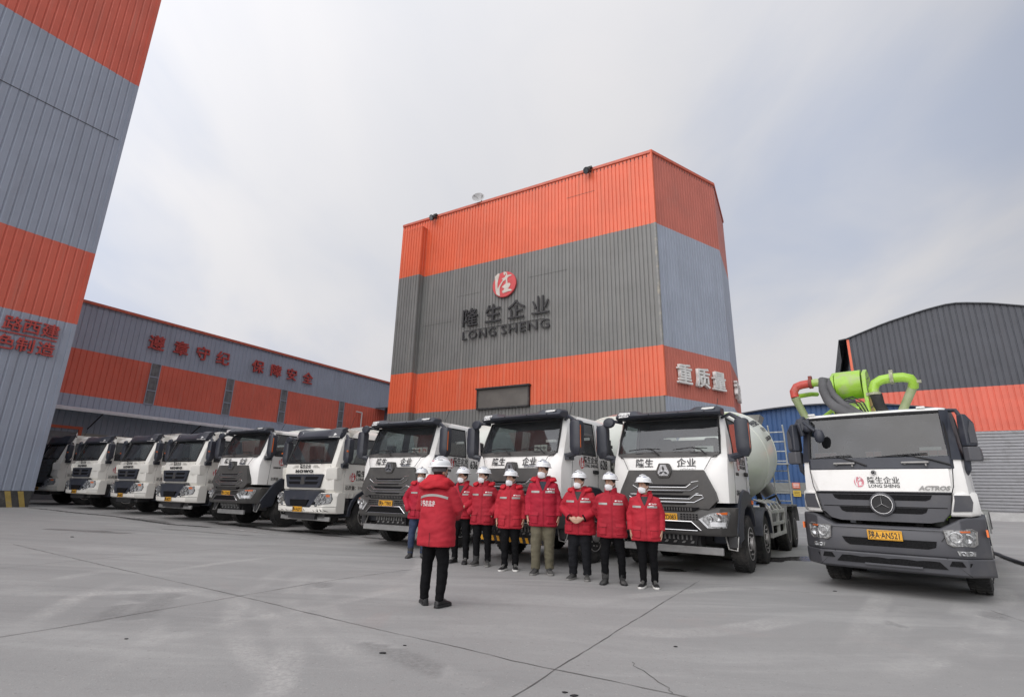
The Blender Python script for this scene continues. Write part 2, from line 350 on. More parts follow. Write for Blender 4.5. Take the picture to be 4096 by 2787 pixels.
def smooth_line(P, n=6):
    out = []
    for i in range(len(P)-1):
        p0, p1, p2, p3 = P[max(i-1, 0)], P[i], P[i+1], P[min(i+2, len(P)-1)]
        for k in range(n):
            t = k/n
            out.append(tuple(.5*((2*p1[j]) + (-p0[j]+p2[j])*t + (2*p0[j]-5*p1[j]+4*p2[j]-p3[j])*t*t + (-p0[j]+3*p1[j]-3*p2[j]+p3[j])*t**3) for j in (0, 1)))
    return out + [tuple(P[-1])]
rng = np.random.default_rng(3)
track = np.zeros(GX.shape); wet = np.zeros(GX.shape)
lowf = rng.random((64, 64))
def vnoise(X, Y, f):
    x, y = X*f, Y*f; xi, yi = np.floor(x).astype(int), np.floor(y).astype(int); u, v = x-xi, y-yi
    u, v = u*u*(3-2*u), v*v*(3-2*v); g = lambda a, b: lowf[a % 64, b % 64]
    return (g(xi, yi)*(1-u)+g(xi+1, yi)*u)*(1-v) + (g(xi, yi+1)*(1-u)+g(xi+1, yi+1)*u)*v
for w, kind, P in TRACKS:
    P = smooth_line(P); xs = [p[0] for p in P]; ys = [p[1] for p in P]
    m_ = (GX > min(xs)-1) & (GX < max(xs)+1) & (GY > min(ys)-1) & (GY < max(ys)+1)
    if not m_.any(): continue
    X, Y = GX[m_], GY[m_]; d, s_, L = seg_dist(P, X, Y)
    edge = np.clip((w*.5-d)/.07, 0, 1); ends = np.clip(np.minimum(s_, L-s_)/.8, 0, 1)
    tread = .55+.6*vnoise(X*3+2, Y*3, 5.0)
    patch = vnoise(X+9, Y+4, .9)*.6+vnoise(X, Y, 3.1)*.4
    val = edge*ends*np.clip(patch*2.1-.35, 0, 1)*tread
    if kind == 2: val = np.where(patch > .52, -val*.8, val*.9)
    track[m_] += val
for x, y, a, b, rot, k in WETS:
    dx, dy = GX-x, GY-y; u = (dx*math.cos(rot)+dy*math.sin(rot))/a; v = (-dx*math.sin(rot)+dy*math.cos(rot))/b
    r_ = np.hypot(u, v) + (vnoise(GX, GY, 2.3)-.5)*.9 + (vnoise(GX, GY, 7)-.5)*.25
    wet = np.maximum(wet, np.clip((1.05-r_)/.12, 0, 1)*k)
gme = bpy.data.meshes.new('ground')
idx = np.arange(nx*ny).reshape(ny, nx)
q = np.stack([idx[:-1, :-1], idx[:-1, 1:], idx[1:, 1:], idx[1:, :-1]], -1).reshape(-1, 4)
gme.vertices.add(nx*ny); gme.vertices.foreach_set('co', co.ravel().astype(np.float32))
gme.loops.add(q.size); gme.loops.foreach_set('vertex_index', q.ravel().astype(np.int32))
gme.polygons.add(len(q)); gme.polygons.foreach_set('loop_start', np.arange(0, q.size, 4, dtype=np.int32))
gme.update(calc_edges=True); gme.polygons.foreach_set('use_smooth', np.ones(len(q), dtype=bool))
for nm, arr in (('track', track), ('wet', wet)):
    at = gme.attributes.new(nm, 'FLOAT', 'POINT'); at.data.foreach_set('value', arr.ravel().astype(np.float32))
gm = bpy.data.materials.new('yard concrete'); gm.use_nodes = True; nt = gm.node_tree; b = nt.nodes['Principled BSDF']
tcn = nd('ShaderNodeTexCoord'); o_ = tcn.outputs['Object']
mp1 = nd('ShaderNodeMapping'); mp1.inputs['Rotation'].default_value = (0, 0, R(40)); mp1.inputs['Scale'].default_value = (.22, 1.0, 1); lk(o_, mp1.inputs[0])
mp2 = nd('ShaderNodeMapping'); mp2.inputs['Rotation'].default_value = (0, 0, R(-12)); mp2.inputs['Scale'].default_value = (.16, 1.1, 1); lk(o_, mp2.inputs[0])
big = noisen(o_, .22, 5, .6, .4); sw = noisen(mp1.outputs[0], 1.1, 6, .62, .6); sw2 = noisen(mp2.outputs[0], .9, 6, .65, .8); fine = noisen(o_, 9, 6, .65); grain = noisen(o_, 70, 3, .6)
c = mixc(ramp(big, .3, .7), (.272, .270, .265), (.310, .307, .300))
c = mixc(mth('MULTIPLY', ramp(sw, .46, .66), .75), c, (.365, .362, .353))
c = mixc(mth('MULTIPLY', ramp(sw2, .48, .68), .75), c, (.230, .229, .226))
c = mixc(mth('MULTIPLY', ramp(fine, .42, .72), .38), c, (.27, .265, .26))
c = mixc(mth('MULTIPLY', ramp(grain, .5, .72), .30), c, (.22, .215, .21))
c = mixc(mth('MULTIPLY', ramp(noisen(o_, .5, 4, .6, 1.0), .62, .74), .16), c, (.36, .285, .265))
c = mixc(mth('MULTIPLY', ramp(noisen(o_, 26, 3, .6), .64, .70), .4), c, (.16, .155, .15))
c = mixc(mth('MULTIPLY', ramp(noisen(o_, 41, 2, .5), .66, .72), .35), c, (.46, .45, .43))
att_ = nd('ShaderNodeAttribute'); att_.attribute_name = 'track'; dusty = mth('MULTIPLY', att_.outputs['Fac'], mth('MULTIPLY_ADD', ramp(noisen(o_, 24, 4, .7), .35, .62), .75, .35)); atw = nd('ShaderNodeAttribute'); atw.attribute_name = 'wet'
c = mixc(mth('MULTIPLY', mth('MAXIMUM', dusty, 0.0), .62), c, (.45, .44, .425))
c = mixc(mth('MULTIPLY', mth('MAXIMUM', mth('MULTIPLY', dusty, -1.0), 0.0), .7), c, (.15, .148, .145))
c = mixc(mth('MULTIPLY', atw.outputs['Fac'], .88, clamp=True), c, (.055, .053, .053))
lk(c, b.inputs['Base Color'])
lk(mth('MULTIPLY_ADD', atw.outputs['Fac'], -.6, mth('MULTIPLY_ADD', sw, .2, .62), clamp=True), b.inputs['Roughness'])
b.inputs['Specular IOR Level'].default_value = .35
bn = nd('ShaderNodeBump'); bn.inputs['Strength'].default_value = .35; bn.inputs['Distance'].default_value = .01
lk(mth('ADD', fine, mth('MULTIPLY', grain, .6)), bn.inputs['Height']); lk(bn.outputs[0], b.inputs['Normal'])
gme.materials.append(gm)
tag(link('ground', gme), kind='structure')

def strip(mb, P, w, dz=.004, jit=.0, step=.12):
    """a narrow band lying on the yard along a polyline"""
    P = smooth_line(P, 4); Q = []
    for (x0, y0), (x1, y1) in zip(P[:-1], P[1:]):
        n = max(1, int(math.hypot(x1-x0, y1-y0)/step)); Q += [(x0+(x1-x0)*k/n, y0+(y1-y0)*k/n) for k in range(n)]
    Q.append(P[-1]); vs = []
    for i, (x, y) in enumerate(Q):
        a, b_ = Q[max(i-1, 0)], Q[min(i+1, len(Q)-1)]; L = math.hypot(b_[0]-a[0], b_[1]-a[1]) or 1
        n_ = (-(b_[1]-a[1])/L, (b_[0]-a[0])/L); o2 = random.uniform(-jit, jit); ww = w*random.uniform(.45, 1.4)/2
        for sgn in (1, -1):
            px, py = x+n_[0]*(o2+sgn*ww), y+n_[1]*(o2+sgn*ww); vs.append((px, py, gz(px)+dz))
    mb.add(vs, [(2*i, 2*i+1, 2*i+3, 2*i+2) for i in range(len(Q)-1)])
jm = MB()
for P in JOINTS: strip(jm, P, .0085 if P is not JOINTS[6] else .006, jit=.006 if P is not JOINTS[6] else .02)
struct('pavement_joints', jm, mat('joint filler', (.105, .10, .095), .9, var=.3))
dm = MB(); strip(dm, DRAIN, .16, dz=.006, jit=.02)
struct('drain_slot', dm, mat('drain dark', (.018, .018, .018), .7, var=.3))
pm = MB()
for P in [[(-8.27,16.18),(-7.5,15.66)],[(-7.26,15.61),(-6.35,15.08)],[(-5.41,14.33),(-5.0,14.1)],[(-9.08,16.74),(-8.71,16.53)],[(-13.14,19.17),(-12.53,18.84)],[(-12.21,18.57),(-11.63,18.27)]]: strip(pm, P, .085, dz=.008, jit=.004)
struct('road_markings', pm, mat('worn white road paint', (.55, .545, .53), .8, var=.2, vscale=8, dirt=(.36, .35, .34), dscale=7, dlo=.4, dhi=.6))
for i, (x, y, s_) in enumerate([(-1.05,4.96,.018),(-9.86,12.46,.022),(.49,4.14,.016),(1.61,5.45,.012),(.43,4.2,.012),(5.12,8.74,.016),(-.91,5.21,.01),(-3.33,5.07,.01)]):
    mb = MB(); z = gz(x)
    mb.loft([[(x+s_*math.cos(a+i)*(1.6+.5*math.sin(3*a))*k, y+s_*math.sin(a+i)*(.8+.3*math.cos(2*a+i))*k, z+.002+h_) for a in np.linspace(0, 2*math.pi, 9)[:-1]] for k, h_ in ((1, 0), (1.05, s_*.35), (.5, s_*.6))])
    o = mb.build('litter_scrap', M_black)
    tag(o, ['dark scrap of rubber on the concrete in front of the red coated speaker', 'dark scrap lying far out on the yard in front of the dirty tipped trucks', 'small dark scrap lying at the near end of the long joint', 'tiny dark scrap beside the fine wandering crack', 'small dark scrap touching the near joint', 'flat dark scrap in front of the grey bumper of the pump truck', 'speck of dark grit near the speaker side joint', 'speck of dark grit by the curved tyre track'][i], 'litter', 'dark scraps on the concrete yard')
hm = MB(); H_ = smooth_line([(16.5, 21), (13.69, 15.57), (12.85, 14.23), (11.95, 12.77), (11.2, 11.2), (11.6, 9.2)], 8)
hm.tube([(x, y, gz(x)+.045) for x, y in H_], .042, 10)
tag(hm.build('water_hose', mat('black hose', (.02, .02, .022), .55)), 'black hose lying across the concrete right of the pump truck', 'hose')

# ------------------------------------------------------------------ cladding walls
def clad(mb, a, b, bands, pitch=.215, dep=.038, ztop=None, n_out=None):
    """ribbed sheet from a to b (local xy); bands = [(z0, z1, material index)]; rib faces stand proud on the right-hand side of a->b"""
    ax, ay = a; L = math.hypot(b[0]-ax, b[1]-ay); ux, uy = (b[0]-ax)/L, (b[1]-ay)/L; nxx, nyy = uy, -ux
    prof = [(0, 0)]; n = max(1, round(L/pitch)); p = L/n
    for i in range(n):
        s0 = i*p; prof += [(s0+p*.70, 0), (s0+p*.78, -dep), (s0+p*.90, -dep), (s0+p, 0)]
    for z0, z1, mi in bands:
        mb.m = mi; vs = []
        for s, d in prof:
            x, y = ax+ux*s+nxx*d, ay+uy*s+nyy*d
            vs += [(x, y, z0), (x, y, z1 if not (ztop and z1 == bands[-1][1]) else ztop(s))]
        mb.add(vs, [(2*i, 2*i+2, 2*i+3, 2*i+1) for i in range(len(prof)-1)])
    return mb
def root(name, label, cat, lam, t, group=None):
    p = site(lam, t); return thing(name, label, cat, (p.x, p.y, 0), -A, group)

# --- centre tower (batching plant): front corner at lam -5.78, t 24
tw = root('plant_tower', 'tall orange and grey striped corrugated tower with chamfered corner behind the mixer trucks', 'building', -5.78, 24)
X0 = -17.27; c2 = (2.353, 4.76); c3 = (2.353-.2, 9.55); ZT = 19.02
BND = [(0, 5.86, 1), (5.86, 8.30, 0), (8.30, 14.80, 1), (14.80, ZT, 0)]
wm = MB()
clad(wm, (-15.05, 0), (0, 0), BND)
mats_t = [M_orange, M_dgrey, M_bgrey, mat('shaded orange cladding', (.50, .14, .10), .5, var=.08, vscale=.5, dirt=(.38, .2, .17), dscale=.35, dlo=.5, dhi=.85)]  # last one: orange cladding with shade put into its colour, for the side bands
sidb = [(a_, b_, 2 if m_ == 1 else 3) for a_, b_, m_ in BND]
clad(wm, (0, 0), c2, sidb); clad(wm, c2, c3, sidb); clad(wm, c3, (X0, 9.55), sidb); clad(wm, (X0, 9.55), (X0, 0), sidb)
clad(wm, (X0, 0), (-15.05, 0), [(18.22, ZT, 0)])
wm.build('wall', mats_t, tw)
bx = MB(); bb = [(0, 5.86, 1), (5.86, 8.30, 0), (8.30, 14.80, 1), (14.80, 18.22, 0)]
XB = -16.78
clad(bx, (XB, 0), (XB, -.5), bb); clad(bx, (XB, -.5), (-15.05, -.5), bb); clad(bx, (-15.05, -.5), (-15.05, 0), bb); clad(bx, (X0, 0), (XB, 0), bb)
bx.m = 0; bx.box(XB, -15.05, -.5, 0, 18.2, 18.24); bx.build('stair_shaft', mats_t, tw)
rt = MB(); rt.prismz([(X0, .02), (0, .02), c2, c3, (X0, 9.5)], ZT-.25, ZT-.15); rt.build('roof', M_cgrey, tw)
ct = MB()
def capline(mb, a, b, z, w=.12, h_=.2): 
    L = math.hypot(b[0]-a[0], b[1]-a[1]); ux, uy = (b[0]-a[0])/L, (b[1]-a[1])/L; n_ = (uy*w, -ux*w); k = (-uy*.12, ux*.12)
    mb.prismz([(a[0]+n_[0], a[1]+n_[1]), (b[0]+n_[0], b[1]+n_[1]), (b[0]+k[0], b[1]+k[1]), (a[0]+k[0], a[1]+k[1])], z-h_*.6, z+h_*.4)
for a, b in (((X0, 0), (-.02, 0)), ((0.02, .02), c2), (c2, c3)): capline(ct, a, b, ZT, .06, .16)
ct.build('roof_trim', M_trimred, tw)
cm = MB(); cm.m = 0; cm.prismz([(-.06, -.03), (.03, -.03), (.07, .05), (0, .05)], 14.8, ZT+.1); cm.m = 1; cm.prismz([(-.06, -.03), (.03, -.03), (.07, .05), (0, .05)], 8.3, 14.8); cm.m = 0; cm.prismz([(-.06, -.03), (.03, -.03), (.07, .05), (0, .05)], 5.86, 8.3)
cm.build('corner_trim', [M_orange, mat('worn grey corner', (.24, .24, .23), .6, dirt=(.55, .48, .36), dscale=1.2, dlo=.5, dhi=.65)], tw)
wn = MB(); wn.box(-10.4, -7.17, -.10, .04, 5.86, 6.90); wf = wn.build('window', mat('window screen', (.13, .12, .108), .5, var=.12, vscale=1.5), tw)
fm = MB()
for x0, x1, z0, z1 in ((-10.46, -10.39, 5.8, 6.9), (-7.18, -7.11, 5.8, 6.9), (-10.46, -7.11, 5.78, 5.86)): fm.box(x0, x1, -.16, .0, z0, z1)
fm.box(-10.5, -7.06, -.26, .0, 6.9, 6.98); fm.build('frame', M_chassis, wf)
wm2 = MB()                                               # horizontal sheet laps
for x0, x1, z in ((-14.9, -12.6, 11.35), (-12.3, -10.6, 12.9), (-7.3, -4.9, 13.2), (-4.9, -3.2, 17.6)): wm2.box(x0, x1, -.010, .0, z, z+.014)
split(wm2, 'sheet_lap', M_chassis, tw)
# company sign on the tower front
sg = thing('company_sign', 'round red seal over dark Chinese characters and LONG SHENG letters on the tower front', 'sign', tuple(site(-5.78, 24) + TN*-.02), -A)
dk = mat('dark sign letters', (.028, .028, .03), .5, var=.2)
em = MB(); em.lathe([(-.16, .0), (-.16, .77), (-.14, .79), (-.05, .79), (-.05, 0)], (-8.83, 0, 13.02), 'y', 40); e_ = em.build('seal', [mat('seal red', (.62, .08, .085), .45, var=.06)], sg)
sm = link('brushed_character', polymesh('seal_mark', [[(x*.79, y*.79) for x, y in SEAL]], mat('seal cream', (.62, .56, .5), .5), .02), e_); sm.location = (-8.83, -.172, 13.02); sm.rotation_euler = (R(90), 0, 0)
for ch, l0, l1 in (('隆', -17.58, -16.35), ('生', -15.86, -14.80), ('企', -14.34, -13.26), ('业', -12.83, -11.67)):
    o = text('chinese_character', ch, 1.2, dk, sg, ((l0+l1)/2+5.78, -.11, 10.91), depth=.09, bold=.006)
for ch, x0, x1 in (('LONG', -17.47, -15.08), ('SHENG', -14.78, -11.66)):
    w0 = textmesh(ch, .74, dk, .12, .026, 0, 1, 1.12); xs = [v.co.x for v in w0.vertices]; k = (x1-x0)/(max(xs)-min(xs))
    o = text('latin_word', ch, .74, dk, sg, ((x0+x1)/2+5.78, -.10, 10.0), depth=.08, bold=.003, space=1.12); o.scale = (k, 1, 1)
ln_ = MB(); ln_.box(-11.6, -6.25, -.06, -.03, 10.55, 10.58); ln_.build('mounting_rail', M_chassis, sg)
# white characters round the chamfer
qs = thing('slogan_sign', 'white raised characters 重质量 on the orange band of the chamfered tower wall', 'sign', tuple(site(-5.78, 24)), -A - R(26.3) + R(90))
wl = mat('white sign letters', (.72, .71, .69), .5)
for ch, s_ in (('重', 1.33), ('质', 2.70), ('量', 4.0)): text('chinese_character', ch, 1.06, wl, qs, (s_, -.13, 6.63), depth=.16, bold=.016)
q2 = thing('slogan_sign', 'white raised character turned almost edge-on on the narrow far wall of the tower', 'sign', tuple(site(-5.78, 24) + LN*c2[0] + TN*c2[1]), -A + R(2.4) + R(90))
text('chinese_character', '和', 1.06, wl, q2, (.95, -.13, 6.55), depth=.16, bold=.016); text('chinese_character', '诚', 1.06, wl, q2, (2.2, -.13, 6.55), depth=.16, bold=.016)
for i, lam in enumerate((-20.13, -9.18)):
    f_ = root('floodlight', ('floodlight above the narrow stair shaft on the tower roof edge', 'floodlight on the tower roof edge near the chamfered corner')[i], 'floodlight', lam, 24, 'floodlights on the tower roof edge')
    f_.location.z = 18.9; f_.scale = (.75, .75, .75)
    hb = MB(); hb.lathe([(-.62, .0), (-.62, .25), (-.58, .26), (-.35, .2), (-.3, 0)], (0, 0, .05), 'y', 20); h1 = hb.build('lamp_head', M_chassis, f_); h1.rotation_euler = (R(24), 0, R(-18))
    lb = MB(); lb.lathe([(-.635, 0), (-.635, .22), (-.62, .22), (-.62, 0)], (0, 0, .05), 'y', 20); l1 = lb.build('lens', mat('floodlight lens', (.07, .08, .085), .12, coat=1), h1)
    br = MB(); br.box(-.17, .17, -.3, .1, .12, .26); br.box(-.04, .04, -.35, .2, -.1, .16); br.build('bracket', M_chassis, f_)
an = root('dish_antenna', 'small grey dish antenna on the tower roof edge between the two floodlights', 'antenna', -16.6, 24.05); an.location.z = 19.0
am = MB(); am.cyl((0, 0, -.1), (0, 0, .62), .03); am.build('mast', M_steel, an)
ds = MB(); ds.loft([[(r*math.cos(k*math.pi/10), .10*(1-(r/.32)**2), r*math.sin(k*math.pi/10)) for k in range(20)] for r in (.02, .12, .22, .32)], caps=False); d_ = ds.build('dish', mat('dish grey', (.42, .42, .42), .5), an); d_.location = (-.16, -.16, .42); d_.rotation_euler = (R(-18), 0, R(24)); d_.scale = (1.25, 1.25, 1.25)
fd = MB(); fd.cyl((-.14, -.16, .3), (-.3, -.42, .42), .012); fd.ell((-.3, -.42, .42), .035, .035, .035); fd.build('feed_horn', M_steel, an)

# --- left tower: corner at lam -27.9, t 9.1; seen face looks along +lam
lt = root('striped_tower', 'very tall red and blue grey striped corrugated tower at the left edge', 'building', -27.9, 9.1)
lm = MB(); LB = [(1.02, 8.16, 1), (8.16, 11.60, 0), (11.60, 20.97, 1), (20.97, 31.0, 0)]
clad(lm, (0, -26), (0, 0), LB, pitch=.3, dep=.03); clad(lm, (0, 0), (-20, 0), LB, pitch=.3, dep=.03); clad(lm, (-20, 0), (-20, -26), LB, pitch=.3); clad(lm, (-20, -26), (0, -26), LB, pitch=.3)
lm.m = 1; lm.box(-20, 0-.03, -26, -.03, 30.9, 31.0); lm.build('wall', [M_red, M_bgrey], lt)
tr_ = MB(); tr_.m = 1; tr_.box(-.05, .035, -.10, .05, 1.02, 8.16); tr_.m = 0; tr_.box(-.05, .035, -.10, .05, 8.16, 11.6); tr_.m = 1; tr_.box(-.05, .035, -.10, .05, 11.6, 20.97); tr_.m = 0; tr_.box(-.05, .035, -.10, .05, 20.97, 31.02)
tr_.build('corner_trim', [M_red, M_bgrey], lt)
lp = MB(); lp.box(.0, .012, -5.5, -.2, 17.6, 17.63); lp.build('sheet_lap', M_chassis, lt)
bs = MB(); bs.box(-19.9, .02, -25.9, -.0, -.3, 1.02); base = bs.build('plinth', mat('plinth dark', (.06, .058, .055), .75, var=.2, dirt=(.2, .19, .175), dscale=2), lt)
hz = MB()
for k in range(30):
    y0 = -.28 - k*.40; hz.prismx([(y0+.19, .34), (y0+.02, .34), (y0-.18, 1.0), (y0, 1.0)], .02, .026)
hz.build('hazard_stripes', mat('faded yellow stripe', (.42, .30, .085), .7, var=.15, dirt=(.25, .22, .17), dscale=3), base)
kb = MB(); kb.box(.0, .10, -25.9, .10, -.3, .385); kb.build('footing', M_conc, lt)
ls = thing('slogan_sign', 'two rows of small red characters with a line between on the left striped tower', 'sign', tuple(site(-27.9, 9.1)), -A + R(90))
rl = mat('red sign letters', (.46, .065, .055), .5, var=.1)
for ch, s_, z in (('路', -2.03, 7.36), ('西', -1.42, 7.38), ('建', -.79, 7.38), ('造', -.80, 6.57), ('制', -1.47, 6.57), ('色', -2.1, 6.57)): text('chinese_character', ch, .63, rl, ls, (s_, -.06, z), depth=.08, bold=.006)
ul = MB(); ul.box(-6, -.5, -.06, -.01, 7.19, 7.24); ul.build('underline', rl, ls)

# --- long warehouse on the left: face at lam -36
wh = root('long_warehouse', 'long grey warehouse with a red window band behind the row of trucks', 'building', -36, 0)
wv = MB(); T0, T1 = -6, 46
clad(wv, (0, T0), (0, T1), [(4.1, 6.2, 1), (6.2, 8.80, 0), (8.80, 11.55, 1)], pitch=.3, dep=.03)
wv.m = 1; clad(wv, (0, T1), (-24, T1), [(0, 11.55, 1)], pitch=.4); clad(wv, (-24, T0), (0, T0), [(0, 11.55, 1)], pitch=.4)
wv.build('wall', [M_red, M_bgrey], wh)
lw = MB(); lw.box(-.25, .02, T0, 9.3, 0, 4.1); lw.box(-.25, .02, 13.22, T1, 0, 4.1); lw.box(-.25, .02, 9.3, 13.22, 4.32, 4.36); lw.build('lower_wall', mat('beige render', (.40, .385, .35), .8, var=.08, dirt=(.3, .29, .27), dscale=1), wh)
rf = MB(); rf.prismy([(-24, 11.4), (0.05, 11.4), (-12, 13.4)], T0, T1); rf.build('roof', M_bgrey, wh)
tm = MB(); tm.box(-.05, .14, T0, T1, 11.5, 11.66); tm.build('roof_trim', M_trimred, wh)
wpm = mat('louvred pane', (.14, .145, .15), .35, var=.25, vscale=3, dirt=(.3, .3, .29), dscale=2, streak=True)
for t0, t1 in ((16.06, 16.60), (21.05, 21.60), (25.53, 26.08), (31.4, 31.96), (37.2, 37.75)):
    p_ = MB(); p_.box(-.1, .04, t0, t1, 6.2, 8.84); w_ = p_.build('window', wpm, wh)
    f_ = MB()
    for z in (6.22, 7.08, 7.95, 8.82): f_.box(.04, .07, t0, t1, z-.025, z+.025)
    for t_ in (t0, t1): f_.box(.03, .06, t_-.02, t_+.02, 6.2, 8.84)
    f_.build('frame', M_bgrey, w_)
aw = MB(); aw.loft([[(-.05, 4, 5.42), (1.75, 4, 5.10), (1.8, 4, 5.10), (1.8, 4, 5.22), (-.05, 4, 5.52)], [(-.05, 27, 5.42), (1.75, 27, 5.10), (1.8, 27, 5.10), (1.8, 27, 5.22), (-.05, 27, 5.52)]])
aw_ = aw.build('awning', mat('awning sheet', (.60, .61, .63), .45, var=.1, dirt=(.3, .3, .3), dscale=1), wh)
ab = MB()
for t_ in (8, 13.5, 19, 24.5): ab.cyl((0, t_, 4.35), (1.5, t_, 5.13), .035, 6)
split(ab, 'strut', M_chassis, aw_)
dr = MB(); dr.box(-.3, -.1, 9.3, 13.1, 0, 4.3)
for k in range(26): dr.box(-.12, -.08, 9.3, 13.1, .2+k*.16, .2+k*.16+.1)
dd_ = dr.build('shutter_door', M_shutter, wh)
df_ = MB(); df_.box(.0, .1, 13.08, 13.24, 0, 4.42); df_.box(.0, .1, 8.9, 13.08, 4.27, 4.42); df_.build('door_frame', M_orange, dd_)
vp = MB(); vp.cyl((.3, 33.9, 6.2), (.3, 33.9, 8.1), .06); vp.cyl((.3, 33.9, 8.1), (.3, 33.2, 8.12), .06); vp.build('vent_pipe', mat('white pipe', (.6, .6, .58), .5), wh)
ss = thing('slogan_sign', 'eight spaced red characters 遵章守纪 保障安全 along the warehouse wall', 'sign', tuple(site(-36, 0)), -A + R(90))
for ch, t_ in (('遵', 16.05), ('章', 17.58), ('守', 19.02), ('纪', 20.46), ('保', 23.2), ('障', 24.75), ('安', 26.2), ('全', 27.75)): text('chinese_character', ch, 1.0, rl, ss, (t_, -.1, 9.76), depth=.12, bold=.012)
lb_ = root('link_building', 'low blue grey building joining the warehouse and the striped tower', 'building', -36, 37)
lk_ = MB(); clad(lk_, (.1, 0), (13.2, 0), [(0, 9.0, 0)], pitch=.4); lk_.build('wall', mat('slate cladding', (.17, .19, .235), .5, var=.06), lb_)
lr = MB(); lr.prismx([(-1.2, 8.75), (-1.2, 8.85), (7, 9.9), (7, 9.0), (0, 9.0)], .05, 13.2); lr.build('roof', M_cgrey, lb_)

# --- big shed on the right
rs = root('arched_shed', 'charcoal shed with an arched roof, red band and roller shutter on the right', 'building', 4.36, 67)
def arch(s): 
    u = (s-10.0)/10.0
    return float(np.interp(s, [0, 3.8, 7.2, 9.0, 9.7, 10.4, 12.7, 15.1, 20], [18.77, 20.1, 21.0, 21.33, 21.38, 21.34, 20.9, 20.2, 18.77]))
rm = MB(); WID = 20.0
clad(rm, (0, 0), (WID+9, 0), [(8.11, 12.48, 1), (12.48, 21.4, 0)], pitch=.5, dep=.06, ztop=lambda s: arch(s) if s < 20 else 18.77-(s-20)*.2)
clad(rm, (0, 26), (0, 0), [(0, 18.75, 0)], pitch=.6); rm.m = 0; rm.box(-.02, 7.0, .02, .4, 0, 8.11); rm.box(27, 29, .02, .4, 0, 8.11)
rm.build('wall', [M_cgrey, M_red], rs)
ro = MB(); n = 24
pts = [(-.75, 16.3), (-.75, 18.75)] + [(WID*k/n, arch(WID*k/n)+.08) for k in range(n+1)] + [(29, 17.1)]
ro.loft([[(x, -.22, z) for x, z in pts] + [(x, -.22, z-.1) for x, z in reversed(pts[1:])], [(x, 26, z) for x, z in pts] + [(x, 26, z-.1) for x, z in reversed(pts[1:])]]); ro.build('roof', mat('roof sheet', (.06, .063, .07), .5), rs)
stp = MB(); stp.box(.0, .24, -.06, .02, 12.5, 18.7); stp.build('corner_trim', M_orange, rs)
sh = MB()
for k in range(27): sh.prismx([(.06, k*.3), (.0, k*.3+.05), (.0, k*.3+.2), (.06, k*.3+.3)], 7.0, 27)
sh.box(7, 27, .06, .3, -.1, 8.11); sh.build('roller_shutter', M_shutter, rs)
# --- blue shed
bl = root('blue_shed', 'low blue shed with a curved roof between the mixer drum and the pump truck', 'building', -9, 60)
bw = MB(); bz = lambda s: 9.45 + 1.0*(1-((s-9.5)/9.5)**2)
clad(bw, (0, 0), (19, 0), [(0, 10.4, 0)], pitch=.45, dep=.05, ztop=bz); clad(bw, (19, 0), (19, 20), [(0, 9.4, 0)], pitch=.45); clad(bw, (0, 20), (0, 0), [(0, 9.4, 0)], pitch=.45); bw.build('wall', M_blue, bl)
br_ = MB(); pp = [(19*k/20, bz(19*k/20)) for k in range(21)]
br_.loft([[(x, -.5, z+.12) for x, z in pp] + [(x, -.5, z) for x, z in reversed(pp)], [(x, 20, z+.12) for x, z in pp] + [(x, 20, z) for x, z in reversed(pp)]]); br_.build('roof', M_cgrey, bl)
gb = MB(); gb.box(0, 19, -.08, .0, 1.83, 2.9); gb.build('grey_panel', mat('grey dado', (.21, .215, .2), .7, var=.1), bl)
for i, (x, z, mm, lab) in enumerate(((6.86, 2.62, 'red', 'small red notice board on the blue shed wall'), (6.86, 1.86, 'yellow', 'small yellow notice board under the red one on the blue shed wall'))):
    nb = MB(); nb.box(x-.33, x+.33, -.16, -.085, z-.28, z+.28); o = nb.build('notice_board', mat('notice '+mm, (.62, .15, .08) if i == 0 else (.7, .48, .06), .5), None)
    o.location = site(-9, 60); o.rotation_euler = (0, 0, -A); tag(o, lab, 'sign', 'notice boards on the blue shed')
    nm = MB()
    for k in range(3): nm.box(x-.25, x+.25, -.168, -.162, z+.14-k*.14, z+.19-k*.14)
    nm.build('lettering', M_whiteink if i == 0 else M_ink, o)
kr = MB(); kr.loft([[(-9, -3.2, -.1), (40, -3.2, -.1), (40, 1, -.1), (-9, 1, -.1)], [(-9, -2.4, .62), (40, -2.4, .62), (40, 1, .62), (-9, 1, .62)]])
ko = kr.build('loading_ramp', M_conc); ko.location = site(-9, 60); ko.rotation_euler = (0, 0, -A); tag(ko, 'pale low concrete ramp at the foot of the blue shed', 'ramp')
